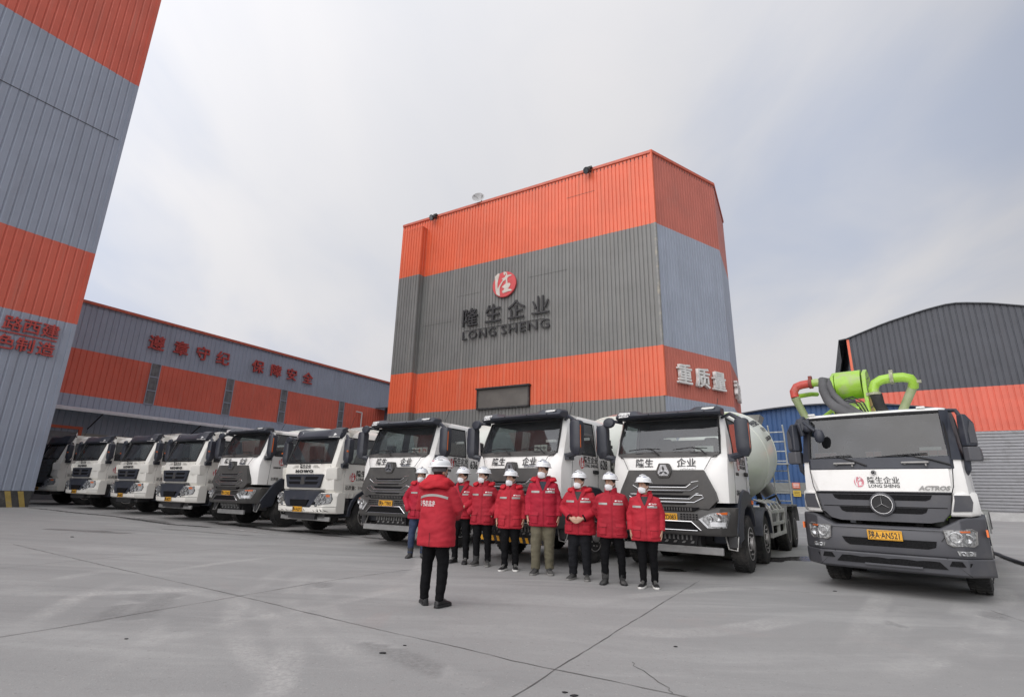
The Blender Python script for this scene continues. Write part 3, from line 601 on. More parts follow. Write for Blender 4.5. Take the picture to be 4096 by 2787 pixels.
# ================================================================== TRUCKS
# truck axes: x towards the image right of a truck that faces the viewer, y from its nose to its tail, z up; nose at y = 0
def shell(rows, win, side_win, yb, quarter=None, rear_win=True):
    """cab body as a loft of plan sections; returns (body builder, windscreen builder, side glass builder).
    rows: (z, y front, half width at the screen pillar, half width at the side, corner depth); win: row index range of the glass"""
    s0, s1 = side_win; q = quarter or (yb-.30, yb-.16)
    ys = [yb, q[1], q[0], s1, s0]
    def sec(r):
        z, yf, hf, hs, cd = r; half = []
        for y in ys: half.append((hs*(1.0 if y < yb-.01 else .985), y))
        half.append((hs, yf+cd)); half.append((hs-.25*(hs-hf), yf+cd*.42)); half.append((hf, yf+.055)); half.append((hf*.55, yf+.012)); half.append((0, yf))
        return [(x, y, z) for x, y in half] + [(-x, y, z) for x, y in reversed(half[:-1])]
    secs = [sec(r) for r in rows]; n = len(secs[0]); body, ws, sg = MB(), MB(), MB()
    vs = [p for s in secs for p in s]; fs = []; w0, w1 = win
    for i in range(len(secs)-1):
        for j in range(n):
            k = (j+1) % n; f = (i*n+j, i*n+k, (i+1)*n+k, (i+1)*n+j)
            if w0 <= i < w1:
                if j in (7, 8, 9, 10): continue                         # windscreen (columns 7..11)
                if j == 3 or j == n-5: continue                        # door windows
                if quarter and (j == 1 or j == n-3): continue
                if j == n-1 and rear_win: continue
            fs.append(f)
    m_ = len(secs)-1
    fs.append(tuple(m_*n+j for j in range(n)))
    body.add(vs, fs)
    def pane(mb, cols):
        for i in range(w0, w1):
            for j in cols:
                P = [secs[i][j], secs[i][(j+1) % n], secs[i+1][(j+1) % n], secs[i+1][j]]
                mb.add(P, [(0, 1, 2, 3)])
    def weld(mb, cols):
        c2 = list(cols)+[cols[-1]+1]; rr = range(w0, w1+1)
        mb.loft([[secs[i][j] for j in c2] for i in rr], caps=False, closed=False)
    weld(ws, [7, 8, 9, 10])
    for cols in ([3], [n-5]): weld(sg, cols)
    if quarter:
        for cols in ([1], [n-3]): weld(sg, cols)
    def inn(v, k):
        x, y, z = v; t = k/(len(secs)-1)
        return (x*.965, y+(.035 if y < .6 else -.02), z-.03*t)
    lin = MB(); lin.add([inn(p, k//n) for k, p in enumerate(vs)], fs); SHELL['lining'] = lin
    return body, ws, sg, secs
SHELL = {}
def seal(mb, secs, win, cols, r=.018):
    """rubber frame tube round a window"""
    w0, w1 = win; c0, c1 = cols[0], cols[-1]
    P = [secs[w0][j] for j in range(c0, c1+1)] + [secs[i][c1] for i in range(w0+1, w1)] + [secs[w1][j] for j in range(c1, c0-1, -1)] + [secs[i][c0] for i in range(w1-1, w0, -1)]
    mb.tube(P, r, 6, closed=True)
WHEEL = {}
def wheel(parent, x, y, side, dual=False, clean=False):
    """tyre with a rim as its sub-part; side +1 = image right"""
    if 'm' not in WHEEL:
        t = MB(); t.lathe([(-.15, .30), (-.155, .44), (-.13, .505), (-.06, .52), (.06, .52), (.13, .505), (.155, .44), (.15, .30)], n=40)
        for k in range(40):
            a = k*2*math.pi/40; c, s = math.cos(a), math.sin(a)
            for x0, x1 in ((-.135, -.075), (-.05, .05), (.075, .135)):
                w = .022; rr0, rr1 = .50, .532 if abs(x0+x1) < .02 else .524
                vs = [(xx, c*r_-s*w*q, s*r_+c*w*q) for xx in (x0, x1) for r_ in (rr0, rr1) for q in (-1, 1)]
                t.add(vs, [(0, 1, 3, 2), (4, 6, 7, 5), (2, 3, 7, 6), (0, 2, 6, 4), (1, 5, 7, 3)])
        WHEEL['m'] = t.mesh('tyre', M_rub)
        r = MB(); r.lathe([(.148, .305), (.16, .30), (.155, .285), (.06, .27), (.05, .16), (.11, .15), (.13, .12), (.20, .11), (.21, 0)], n=28)
        for k in range(10):
            a = k*2*math.pi/10; r.cyl((.11, .2*math.cos(a), .2*math.sin(a)), (.175, .2*math.cos(a), .2*math.sin(a)), .016, 6)
        WHEEL['r'] = r.mesh('rim', M_rim)
        r = MB(); r.lathe([(.148, .305), (.155, .30), (.15, .285), (.0, .26), (-.04, .17), (.02, .155), (.03, .0)], n=28)
        for k in range(10):
            a = k*2*math.pi/10; r.cyl((-.04, .21*math.cos(a), .21*math.sin(a)), (.0, .21*math.cos(a), .21*math.sin(a)), .016, 6)
        WHEEL['d'] = r.mesh('rim', M_rim)
    w = link('wheel', WHEEL['m'], parent); w.location = (x, y, .515); w.rotation_euler = (random.uniform(0, 6), 0, 0 if side > 0 else math.pi)
    link('rim', WHEEL['d' if dual else 'r'], w)
    if dual:
        w2 = link('wheel', WHEEL['m'], parent); w2.location = (x-side*.34, y, .515); w2.rotation_euler = w.rotation_euler
def arch_pts(y, r0, r1, a0, a1, n=10):
    o = [(y+r1*math.cos(a0+(a1-a0)*k/n), .515+r1*math.sin(a0+(a1-a0)*k/n)) for k in range(n+1)]
    i = [(y+r0*math.cos(a0+(a1-a0)*k/n), .515+r0*math.sin(a0+(a1-a0)*k/n)) for k in range(n+1)]
    return o + i[::-1]
def chassis(r, axles, L, drum=True, tone='plain', x_out=1.02, front_y=.45):
    """rails, wheels, mudguards, and for a mixer the drum with its stand, chute and ladder"""
    m = MB()
    for x in (-.42, .42): m.box(x-.05, x+.05, front_y, L, .78, 1.04)
    for y in (axles[0], axles[1], axles[2]-.5, axles[3]): m.box(-.42, .42, y-.08, y+.08, .8, .98)
    for y in axles: m.cyl((-.85, y, .515), (.85, y, .515), .09, 10)
    m.box(-.55, .55, front_y+.5, 2.4, .55, 1.15); m.box(-.3, .3, 2.3, 4.2, .45, .9); m.box(-.72, .72, .8, L-.3, .66, .78)  # last box: plate added to block light and deepen the shade underneath
    m.build('chassis', M_chassis, r)
    for i, y in enumerate(axles):
        for s in (1, -1): wheel(r, s*(x_out if i < 2 else x_out), y, s, dual=i >= 2)
    for s in (1, -1):
        x0, x1 = sorted((s*.80, s*1.21))
        g = MB(); g.loft([[(x0, a, b) for a, b in arch_pts(axles[1], .60, .66, R(8), R(172))], [(x1, a, b) for a, b in arch_pts(axles[1], .60, .66, R(8), R(172))]])
        g.build('mudguard', M_navy, r)
        ya = (axles[2]+axles[3])/2; g = MB()
        pts = [(axles[2]-.68, .72), (axles[2]-.60, .98), (axles[2]-.42, 1.16), (axles[3]+.42, 1.16), (axles[3]+.6, .98), (axles[3]+.68, .72)]
        g.loft([[(x_, a, b) for a, b in pts] + [(x_, a, b+.03) for a, b in reversed(pts)] for x_ in (x0+.02, x1+.02)]); 
        for k in range(7): g.box(x0, x1+.03, axles[2]-.3+k*.32, axles[2]-.3+k*.32+.12, 1.18, 1.21)
        g.build('mudguard', mat('dusty grey mudguard', (.19, .19, .19), .6, var=.15, dirt=(.3, .3, .29), dscale=3), r)
        g = MB(); y0, y1 = axles[1]+.85, axles[2]-.72; xo = s*1.16
        for z in (.52, .78, 1.06): g.box(xo-.03, xo+.03, y0, y1, z-.035, z+.035)
        for k in range(3): g.box(xo-.035, xo+.035, y0+(y1-y0)*k/2-.03, y0+(y1-y0)*k/2+.03, .48, 1.12)
        for k in range(4):
            yy = y0+.15+k*(y1-y0-.3)/3; g.tube([(xo, yy, 1.08), (xo-s*.1, yy-.05, 1.26), (xo-s*.35, yy-.1, 1.33)], .025, 6)
        g.build('side_guard', mat('pale guard rail', (.5, .5, .48), .5, dirt=(.34, .33, .3), dscale=4), r)
    m = MB(); m.lathe([(-.55, 0), (-.55, .26), (-.5, .3), (.5, .3), (.55, .26), (.55, 0)], (-.78, (axles[1]+axles[2])/2, .85), 'y', 20); m.build('fuel_tank', M_steel, r)
    if not drum: return
    # drum: profile (distance along the axis, radius)
    p0, p1 = Vector((0, 2.95, 2.02)), Vector((0, 8.35, 3.02)); ax = (p1-p0).normalized(); Ld = (p1-p0).length
    prof = [(0, .35), (.02, .62), (.5, .86), (1.1, 1.06), (1.7, 1.16), (2.3, 1.20), (2.9, 1.20), (3.5, 1.12), (4.2, .94), (4.9, .68), (5.3, .50), (Ld, .46), (Ld, .40)]
    ux = Vector((1, 0, 0)); uy = ax.cross(ux)
    d = MB(); d.loft([[p0+ax*t+ux*(q*math.cos(k*2*math.pi/48))+uy*(q*math.sin(k*2*math.pi/48)) for k in range(48)] for t, q in prof])
    dm_ = d.build('mixer_drum', M_drum, r, sharp=50)
    bd = MB()
    for t, q in ((1.7, 1.165), (2.9, 1.205), (4.2, .945)): bd.loft([[p0+ax*(t+e)+ux*(qq*math.cos(k*2*math.pi/48))+uy*(qq*math.sin(k*2*math.pi/48)) for k in range(48)] for e, qq in ((-.02, q-.01), (-.012, q+.006), (.012, q+.006), (.02, q-.01))], caps=False)
    bd.build('weld_band', M_drum, dm_)
    def rad(t):
        for (a, ra), (b_, rb) in zip(prof[:-1], prof[1:]):
            if a <= t <= b_: return ra+(rb-ra)*(t-a)/max(1e-6, b_-a)
        return .5
    def on(t, ang, off=.006):
        """point on the drum skin; ang from straight up towards +x"""
        q = rad(t)+off; return p0+ax*t + ux*(q*math.sin(ang)) + (-uy if uy.z < 0 else uy)*(q*math.cos(ang))
    def skin_text(s, size, m_, t0, a0, bold=.004, parent=dm_):
        me = textmesh(s, size, m_, depth=.003, bold=bold).copy()
        for v in me.vertices: v.co = on(t0+v.co.x, a0 - v.co.y/rad(t0), .004+v.co.z)
        return link('drum_lettering', me, parent)
    st = MB()
    colr = {'green': M_green, 'red': M_redink, 'plain': M_ink}[tone]
    for k in range(7):
        a = R(-6+k*4.6); t0, t1 = 1.75+.02*k, 2.75-.05*k; w = R(1.3)
        vs = []
        for i in range(7):
            t = t0+(t1-t0)*i/6; vs += [on(t, a), on(t, a+w)]
        st.add(vs, [(2*i, 2*i+1, 2*i+3, 2*i+2) for i in range(6)])
    st.build('drum_stripes', mat('pale green stripe', (.48, .62, .25), .5) if tone == 'green' else mat('red drum stripe', (.6, .10, .09), .5) if tone == 'red' else mat('grey drum stripe', (.3, .3, .3), .5), dm_)
    skin_text('绿色混凝土', .20, M_ink, 2.45, R(47)); skin_text('隆生企业', .15, mat('grey print', (.18, .18, .17), .6), 2.75, R(58)); skin_text('LONG SHENG', .14, M_ink, 2.6, R(70)); 
    f_ = MB(); f_.m = 0
    for y, z0, z1, hw in ((2.9, 1.0, 2.0, .30), (7.35, 1.0, 2.2, .5)):
        for s in (-1, 1): f_.loft([[(s*hw-.07, y-.09, z0), (s*hw+.07, y-.09, z0), (s*hw+.07, y+.09, z0), (s*hw-.07, y+.09, z0)], [(s*.22-.07, y-.07, z1), (s*.22+.07, y-.07, z1), (s*.22+.07, y+.07, z1), (s*.22-.07, y+.07, z1)]])
        f_.box(-hw-.1, hw+.1, y-.1, y+.1, z1-.22, z1-.06)
    f_.cyl((0, 2.5, 1.92), p0, .28, 20); f_.build('drum_stand', M_chassis, r)
    h = MB(); h.loft([[(-.55, 8.05, 3.95), (.55, 8.05, 3.95), (.55, 8.9, 3.95), (-.55, 8.9, 3.95)], [(-.28, 8.3, 3.25), (.28, 8.3, 3.25), (.28, 8.75, 3.25), (-.28, 8.75, 3.25)]]); h.build('hopper', M_steel, r)
    c = MB(); c.tube([(0, 8.7, 2.5), (.15, 9.0, 2.0), (.45, 9.15, 1.5)], [.3, .26, .22], 14); c.build('chute', M_steel, r)
    lad = MB(); pale = mat('pale ladder', (.5, .51, .5), .5, dirt=(.33, .33, .31), dscale=4)
    for x in (.72, 1.14): lad.tube([(x, 8.35, 1.1), (x, 8.35, 3.35), (x, 8.2, 3.6)], .022, 6)
    for k in range(8): lad.cyl((.72, 8.35, 1.3+k*.3), (1.14, 8.35, 1.3+k*.3), .018, 6)
    lad.box(.6, 1.2, 8.0, 8.34, 2.38, 2.42); lad.build('ladder', pale, r)
    t = MB(); t.tube([(.3, 7.4, 1.2), (.9, 7.1, 1.45), (1.0, 6.9, 1.25), (.85, 6.8, 1.08)], .035, 8); t.tube([(.62, 3.2, 2.5), (.8, 3.1, 2.2), (.86, 3.1, 1.8)], .03, 8); split(t, 'water_pipe', M_chassis, r)
    wt = MB(); wt.lathe([(-.42, 0), (-.42, .20), (-.38, .24), (.38, .24), (.42, .20), (.42, 0)], (.55, 2.75, 2.25), 'z', 20); wt.build('water_tank', M_steel, r)
def plate(r, s, x, y, z, w=.44, h_=.14):
    p = MB(); p.box(-w/2, w/2, 0, .012, -h_/2, h_/2); o = p.build('number_plate', M_plate, r, bevel=.006); o.location = (x, y, z)
    t = textmesh(s, h_*.86, M_ink, depth=.003, bold=.0015); xs = [v.co.x for v in t.vertices]; k = (w*.88)/(max(xs)-min(xs))
    q = link('plate_lettering', t, o); q.location = (0, -.003, -h_*.30); q.rotation_euler = (R(90), 0, 0); q.scale = (k, 1, 1)
    f = MB(); fr = .006
    f.tube([(-w/2+.012, -.002, -h_/2+.012), (w/2-.012, -.002, -h_/2+.012), (w/2-.012, -.002, h_/2-.012), (-w/2+.012, -.002, h_/2-.012)], .002, 4, closed=True); f.build('plate_border', M_ink, o)
def seal_logo(r, loc, size, side='right', m=None, skew=0):
    m = m or M_redink
    o = link('seal_logo', polymesh('seal_disc', [circ(size*.78, 30, .86, 1.0)], m, .002), r); o.location = loc
    o.rotation_euler = {'front': (R(90), 0, 0), 'right': (R(90), 0, R(90))}[side]
    s = link('brushed_character', polymesh('seal_stroke', [[(x*size*.86*.8, y*size*.80) for x, y in SEAL]], M_whiteink, .002), o); s.location = (0, 0, .003)
def mirror(r, s, z0=2.20, z1=2.78, x=1.40, y=.28, amber=True, w=.24, dep=.20, arm_z=2.10, top_z=2.86, cabx=1.08, round_top=False):
    mb = MB(); xs = s*x
    sec = lambda z, k, t=0: [(xs-w/2*k, y+dep*.5*k+t, z), (xs-w/2*k, y-dep*.35*k+t, z), (xs-w/4*k, y-dep*.5*k+t, z), (xs+w/4*k, y-dep*.5*k+t, z), (xs+w/2*k, y-dep*.35*k+t, z), (xs+w/2*k, y+dep*.5*k+t, z)]
    mb.loft([sec(z0-.10, .55), sec(z0, .95), sec(z0+.08, 1), sec(z1-.06, 1), sec(z1, .9), sec(z1+.02, .6)])
    o = mb.build('mirror', M_navy, r, bevel=.01)
    a = MB(); a2_ = MB(); a.tube([(s*cabx, y+.12, arm_z), (s*(cabx+.10), y+.05, arm_z+.0), (xs-s*.04, y, z0-.06)], [.055, .06, .06], 8)
    a.box(*sorted((s*(cabx-.0), s*(cabx+.14))), y+.0, y+.20, arm_z-.08, arm_z+.05)
    a2_.tube([(s*(cabx-.06), y+.2, top_z), (s*(cabx+.12), y+.05, top_z+.04), (xs-s*.02, y, z1)], [.03, .035, .045], 8); a.build('mirror_arm', M_navy, o); a2_.build('mirror_arm', M_navy, o)
    g = MB(); g.box(xs-w*.42, xs+w*.42, y+dep*.5, y+dep*.5+.006, z0+.0, z1-.05); g.build('mirror_glass', M_chrome, o)
    if amber:
        b = MB(); b.prismx([(y-dep*.30, z0+.06), (y-dep*.16, z0+.04), (y-dep*.16, z1-.10), (y-dep*.30, z1-.08)], *sorted((xs+s*w*.47, xs+s*w*.515))); b.build('indicator', M_amber, o)
    if round_top:
        q = MB(); c = Vector((s*(cabx+.12), y-.08, top_z-.02)); q.loft([[c+Vector((s*math.cos(a_)*rr, -.02+dd, math.sin(a_)*rr*.8)) for a_ in np.linspace(0, 2*math.pi, 17)[:-1]] for rr, dd in ((.02, -.06), (.11, -.05), (.14, .0), (.13, .02))]); q.tube([c, c+Vector((-s*.15, .2, .04))], .02, 6); q.build('wide_mirror', M_navy, o)
def wiper(mb, x0, z0, x1, z1, ytop, yf):
    """arm from pivot (x0,z0) to tip with the blade lying across the foot of the screen"""
    mb.tube([(x0, yf-.03, z0), (x0-.10, yf-.045+.02, z0+.09), (x0-.28, ytop-.04, z1)], [.016, .013, .009], 6)
    mb.tube([(x0-.62, ytop-.03, z1-.03), (x0-.28, ytop-.04, z1), (x0+.02, ytop-.035, z1-.015)], .010, 6)
def interior(r, yf, yb, zf, hw, wheel_x=.5):
    d = MB(); d.loft([[(-hw, yf+.10, zf-.02), (hw, yf+.10, zf-.02), (hw, yf+.55, zf-.02), (-hw, yf+.55, zf-.02)], [(-hw, yf+.18, zf+.04), (hw, yf+.18, zf+.04), (hw, yf+.5, zf+.07), (-hw, yf+.5, zf+.07)]]); d.box(-hw, hw, yf+.2, yb-.1, zf-.7, zf-.6)
    d.build('dashboard', M_int, r)
    st = MB(); c = Vector((wheel_x, yf+.66, zf+.10)); st.tube([c+Vector((math.cos(a)*.22, math.sin(a)*.14, math.sin(a)*.17)) for a in np.linspace(0, 2*math.pi, 21)[:-1]], .016, 6, closed=True); st.tube([c, c+Vector((0, -.2, -.2))], .03, 6)
    for a in (0, 2.1, 4.2): st.tube([c, c+Vector((math.cos(a)*.22, math.sin(a)*.14, math.sin(a)*.17))], .012, 5)
    st.build('steering_wheel', M_int, r)
    for x in (-.5, .5):
        s = MB(); s.loft([[(x-.24, yf+1.0, zf-.35), (x+.24, yf+1.0, zf-.35), (x+.24, yf+1.45, zf-.38), (x-.24, yf+1.45, zf-.38)], [(x-.24, yf+.95, zf-.2), (x+.24, yf+.95, zf-.2), (x+.24, yf+1.4, zf-.25), (x-.24, yf+1.4, zf-.25)]])
        s.loft([[(x-.22, yf+1.3, zf-.25), (x+.22, yf+1.3, zf-.25), (x+.22, yf+1.42, zf-.25), (x-.22, yf+1.42, zf-.25)], [(x-.22, yf+1.42, zf+.25), (x+.22, yf+1.42, zf+.25), (x+.22, yf+1.52, zf+.25), (x-.22, yf+1.52, zf+.25)], [(x-.12, yf+1.44, zf+.45), (x+.12, yf+1.44, zf+.45), (x+.12, yf+1.52, zf+.45), (x-.12, yf+1.52, zf+.45)]])
        s.build('seat', M_seat, r, bevel=.03)
def lampset(r, poly, yfun, lenses, amber=None, drl=None, name='headlight'):
    mb = MB(); mb.prismy(poly, lambda x, z: yfun(x)-.022, lambda x, z: yfun(x)+.05); o = mb.build(name, M_lampdk, r, bevel=.008)
    l = MB()
    for x, z, q in lenses:
        y = yfun(x)-.025; l.lathe([(.012, 0), (.008, q*.5), (-.002, q*.9), (.0, q), (.02, q), (.02, 0)], (x, y, z), 'y', 18)
        l.tube([(x+q*math.cos(a)*1.05, y-.004, z+q*math.sin(a)*1.05) for a in np.linspace(0, 2*math.pi, 19)[:-1]], .006, 5, closed=True)
    split(l, 'lens', M_lens, o, every=2)
    if drl:
        d = MB()
        for P in drl: d.prismy(P, lambda x, z: yfun(x)-.034, lambda x, z: yfun(x)-.02)
        split(d, 'light_strip', mat('lamp strip', (.72, .73, .74), .15, metal=.3, coat=1), o)
    if amber:
        d = MB()
        for P in amber: d.prismy(P, lambda x, z: yfun(x)-.034, lambda x, z: yfun(x)-.02)
        d.build('indicator', M_amber, o)
    return o
def mirr(P): return [(-x, z) for x, z in reversed(P)]

def truck_a(name_lab, x, y, az, group, pl, num=None, hood=True, card=None, drum_tone='plain', zoff=None, long_cab=True, ubar=.93, hazard=False):
    """mixer truck with the dark angular nose"""
    r = thing('mixer_truck', name_lab, 'truck', (x, y, zoff if zoff is not None else gz(x)), -R(az), group)
    yb = 2.22 if long_cab else 1.98
    rows = [(1.27, .05, .95, 1.13, .34), (1.60, .03, .96, 1.145, .34), (1.86, .03, .97, 1.15, .34), (2.06, .09, 1.0, 1.145, .34), (2.17, .13, 1.0, 1.135, .36), (2.50, .25, .985, 1.105, .38), (2.86, .40, .955, 1.06, .40), (2.94, .50, .93, 1.03, .40), (3.0, .72, .86, .95, .35), (3.015, 1.0, .7, .8, .3)]
    win = (4, 6)
    qt = (yb-.47, yb-.12) if long_cab else None
    body, ws, sg, secs = shell(rows, win, (.62, 1.52), yb, qt)
    body.build('body', M_white, r, sharp=30); SHELL['lining'].build('cab_lining', M_int, r)
    ws.build('windscreen', M_glass, r); split(sg, 'side_window', M_sglass, r)
    sl = MB(); n = len(secs[0]); seal(sl, secs, win, list(range(7, 12)), .024); seal(sl, secs, win, [3, 4], .016); seal(sl, secs, win, [n-5, n-4], .016)
    if qt: seal(sl, secs, win, [1, 2], .014)
    sl.build('window_seal', M_black, r)
    interior(r, .2, yb, 2.16, .93)
    rp = MB(); rp.box(-1.04, -.62, yb-.10, yb-.06, 2.1, 2.84); rp.box(.66, 1.04, yb-.10, yb-.06, 2.1, 2.84); rp.box(-.62, .66, yb-.10, yb-.06, 2.66, 2.84); rp.box(-.62, .66, yb-.10, yb-.06, 2.1, 2.28); rp.build('rear_panel', M_int, r)
    bp = MB(); bp.prismy([(-.95, 2.115), (-.5, 2.10), (.5, 2.10), (.95, 2.115), (1.0, 2.175), (.55, 2.205), (-.55, 2.205), (-1.0, 2.175)], lambda x_, z: .082+.05*x_*x_+(z-2.10)*.36, lambda x_, z: .3); bp.build('cowl', M_plast, r)
    # door gap and panel gaps
    g = MB()
    for s in (1, -1):
        g.tube([(s*1.0, .16, 2.15), (s*.86, .07, 2.08), (s*.74, .0, 1.86)], .006, 5); g.tube([(s*.86, .07, 2.08), (s*1.07, .28, 2.13), (s*1.146, .42, 2.16)], .006, 5)
        g.tube([(s*1.06, .76, 2.86), (s*1.138, .56, 2.17), (s*1.15, .52, 1.9), (s*1.135, .50, 1.28)], .006, 5)
        g.tube([(s*1.065, 1.58, 2.86), (s*1.14, 1.60, 2.17), (s*1.15, 1.60, 1.9), (s*1.14, 1.60, 1.5)], .007, 5)
    split(g, 'panel_gap', M_black, r)
    bk = MB(); bk.box(-1.05, 1.05, yb+.0, yb+.22, 1.3, 2.6)
    for k in range(9): bk.box(1.0, 1.1, yb+.02, yb+.2, 1.36+k*.13, 1.43+k*.13)
    bk.build('air_intake', M_chassis, r)
    # visor
    v = MB()
    for sgn in (1,):
        sx = [-1.06, -1.0, -.62, -.5, .5, .62, 1.0, 1.06]; zt = [3.02, 3.06, 3.06, 3.0, 3.0, 3.06, 3.06, 3.02]
        rings = []
        for x_, z_ in zip(sx, zt):
            b_ = .13*(abs(x_)/1.06)**3
            rings.append([(x_, .10+b_, 2.90), (x_, .06+b_, 2.95), (x_, .16+b_, z_), (x_, .52, z_+.02), (x_, .56, 2.93), (x_, .38, 2.88)])
        v.loft(rings)
    vo = v.build('visor', M_navy, r, bevel=.012)
    vb = MB()
    for x_ in (-.78, -.3, .3, .78): vb.ell((x_, .075+.13*(abs(x_)/1.06)**3, 2.955), .014, .014, .014, 8, 5)
    split(vb, 'bolt', M_black, vo)
    vm = MB()
    for s in (1, -1): vm.prismy([(s*.70, 2.99), (s*.94, 3.0), (s*.97, 3.035), (s*.75, 3.03)], lambda x_, z: .155+.09*(abs(x_)-.7), lambda x_, z: .20+.09*(abs(x_)-.7))
    split(vm, 'marker_lamp', mat('pale marker lamp', (.6, .6, .58), .2, coat=1), vo)
    for s_, z, sz in (('中国重汽', 2.972, .075), ('SINOTRUK', 2.925, .05)):
        t = text('visor_lettering', s_, sz, M_whiteink, vo, (-.84, .10, z), depth=.003, bold=.002); t.rotation_euler = (R(90-28), 0, R(-14)); t.location = (-.85, .118 + (z-2.93)*.5, z)
    # nose
    G = [(-.72, 1.85), (.72, 1.85), (.90, 1.45), (.93, 1.31), (.78, 1.16), (-.78, 1.16), (-.93, 1.31), (-.90, 1.45)]
    gy = lambda x_, z: -.055+.05*abs(x_)**2 - (.03 if z < 1.6 else 0)
    gm_ = MB(); gm_.prismy(G, gy, .2); go = gm_.build('grille', M_plast, r, bevel=.015)
    rec = MB(); trm = MB()
    for dz, k in ((0, 1.0), (-.205, 1.13)):
        P = [(-.60*k, 1.605), (-.49*k, 1.605), (-.41*k, 1.535), (.41*k, 1.535), (.49*k, 1.605), (.60*k, 1.605), (.625*k, 1.565), (.47*k, 1.475), (-.47*k, 1.475), (-.625*k, 1.565)]
        P = [(a, b+dz) for a, b in P]; rec.prismy([(a, b) for a, b in [(-.43*k, 1.60+dz), (.43*k, 1.60+dz), (.37*k, 1.55+dz), (-.37*k, 1.55+dz)]], lambda x_, z: gy(x_, z)-.004, .1)
        trm.tube([(a, gy(a, b)-.014, b) for a, b in P], .0065, 6, closed=True)
        rec.prismy([(-.36*k, 1.455+dz), (.36*k, 1.455+dz), (.33*k, 1.43+dz), (-.33*k, 1.43+dz)], lambda x_, z: gy(x_, z)-.004, .1)
        for s in (1, -1): trm.tube([(s*.50*k, gy(.5*k, 1.5)-.004, 1.625+dz), (s*.69*k, gy(.69*k, 1.6)-.006, 1.665+dz)], [.006, .002], 5)
    rec.build('grille_slot', M_mesh, go); trm.build('chrome_trim', M_chrome, go)
    hx = [(-.085, 1.975), (.085, 1.975), (.155, 1.82), (.10, 1.705), (-.10, 1.705), (-.155, 1.82)]
    e = MB(); e.prismy(hx, -.095, .06); eo = e.build('emblem', M_plast, r, bevel=.015)
    e2 = MB(); e2.prismy([(-.05, 1.945), (.05, 1.945), (.112, 1.80), (.08, 1.745), (-.08, 1.745), (-.112, 1.80)], -.102, -.09); e2.build('emblem_plate', M_emb, eo)
    e3 = MB()
    for a in (90, 210, 330):
        c, s = math.cos(R(a)), math.sin(R(a)); e3.prismy([(c*l-s*w, 1.822+s*l+c*w) for l, w in ((0, 0), (.05, -.02), (.105, 0), (.05, .02))], -.112, -.1)
    e3.build('emblem_blades', M_ink, eo)
    for s_, xx in (('隆生', -.42), ('企业', .40)):
        t = text('nose_lettering', s_, .185, M_ink, r, (xx, .012+.0, 1.925), depth=.003, bold=.002); t.rotation_euler = (R(73), 0, 0); t.location.y = .036
    t = text('nose_lettering', 'HOHAN', .06, M_chrome, r, (.42, .026, 1.872), depth=.012, bold=.003, sx=1.25)
    # bumper
    def yb_(x_):
        a = abs(x_); return -.10 if a < .62 else -.10 + (a-.62)*.20 if a < .95 else -.034+(a-.95)*1.5
    xs = [-1.15, -1.06, -.95, -.75, -.62, -.3, 0, .3, .62, .75, .95, 1.06, 1.15]
    b = MB(); prof = [(.70, .03), (.745, .0), (.95, -.0), (1.10, .015), (1.19, .07)]
    b.loft([[(x_, yb_(x_)+d, z) for z, d in prof] + [(x_, .62, 1.19), (x_, .62, .70)] for x_ in xs]); bo = b.build('bumper', M_plast, r, bevel=.015)
    dk2 = MB(); dk2.prismy([(-.62, 1.185), (.62, 1.185), (.52, 1.115), (-.52, 1.115)], -.105, .0)
    dk2.prismy([(-.46, .93), (.46, .93), (.62, .80), (.58, .775), (-.58, .775), (-.62, .80)], -.108, .0)
    for s in (1, -1):
        for i in range(6):
            for j in range(3): dk2.box(s*(.29+i*.055)-.016, s*(.29+i*.055)+.016, -.106, -.09, .965+j*.042, .985+j*.042)
    dk2.build('grille_slot', M_mesh, bo)
    ch = MB(); ch.tube([(-.63, -.112, .79), (-.47, -.118, .935), (.47, -.118, .935), (.63, -.112, .79)], .011, 6)
    ch.tube([(-.57, -.108, .785), (.57, -.108, .785)], .007, 6); ch.build('chrome_trim', M_chrome if not hazard else M_steel, bo)
    sl2 = MB()
    for k in range(20): sl2.box(-.475+k*.05-.012, -.475+k*.05+.012, -.112, -.1, 1.12, 1.175)
    sl2.build('grille_fin', M_plast, bo)
    H = [(.60, .985), (.80, 1.09), (1.07, 1.125), (1.09, 1.07), (1.035, .845), (.74, .83)]
    for PP, s in ((H, 1), (mirr(H), -1)):
        lampset(r, PP, yb_, [(s*.80, 1.0, .05), (s*.93, 1.025, .065)], amber=[[(s*.90, 1.095), (s*1.06, 1.115), (s*1.05, 1.07), (s*.95, 1.07)]], drl=[[(s*.605, .985), (s*.64, .985), (s*.77, .855), (s*.745, .835)], [(s*.79, .945), (s*1.035, .945), (s*1.02, .865), (s*.80, .865)]])
    plate(r, pl, .0, -.118, 1.0)
    lo = MB(); lo.loft([[(-.52, .06, .70), (.52, .06, .70), (.52, .4, .70), (-.52, .4, .70)], [(-.46, .16, .50), (.46, .16, .50), (.46, .4, .50), (-.46, .4, .50)]]); loo = lo.build('lower_panel', M_chassis, r)
    ls_ = MB()
    for k in range(11):
        xx = -.40+k*.08
        ls_.prismy([(xx-.014, .61), (xx+.014, .61), (xx+.014, .69), (xx-.014, .69)], .05, .12)
        if k % 2 == 0: ls_.prismy([(xx-.03, .55), (xx+.02, .55), (xx+.05, .59), (xx+.0, .59)], .10, .16)
    ls_.build('vent_slat', mat('slat grey', (.2, .2, .195), .5), loo)
    u = MB(); u.box(-ubar, ubar, .13, .2, .37, .50); uo = u.build('underrun_bar', M_chassis if hazard else mat('galvanised bar', (.30, .30, .295), .5, metal=.3, var=.15, dirt=(.2, .19, .18), dscale=3), r, bevel=.012)
    ub = MB()
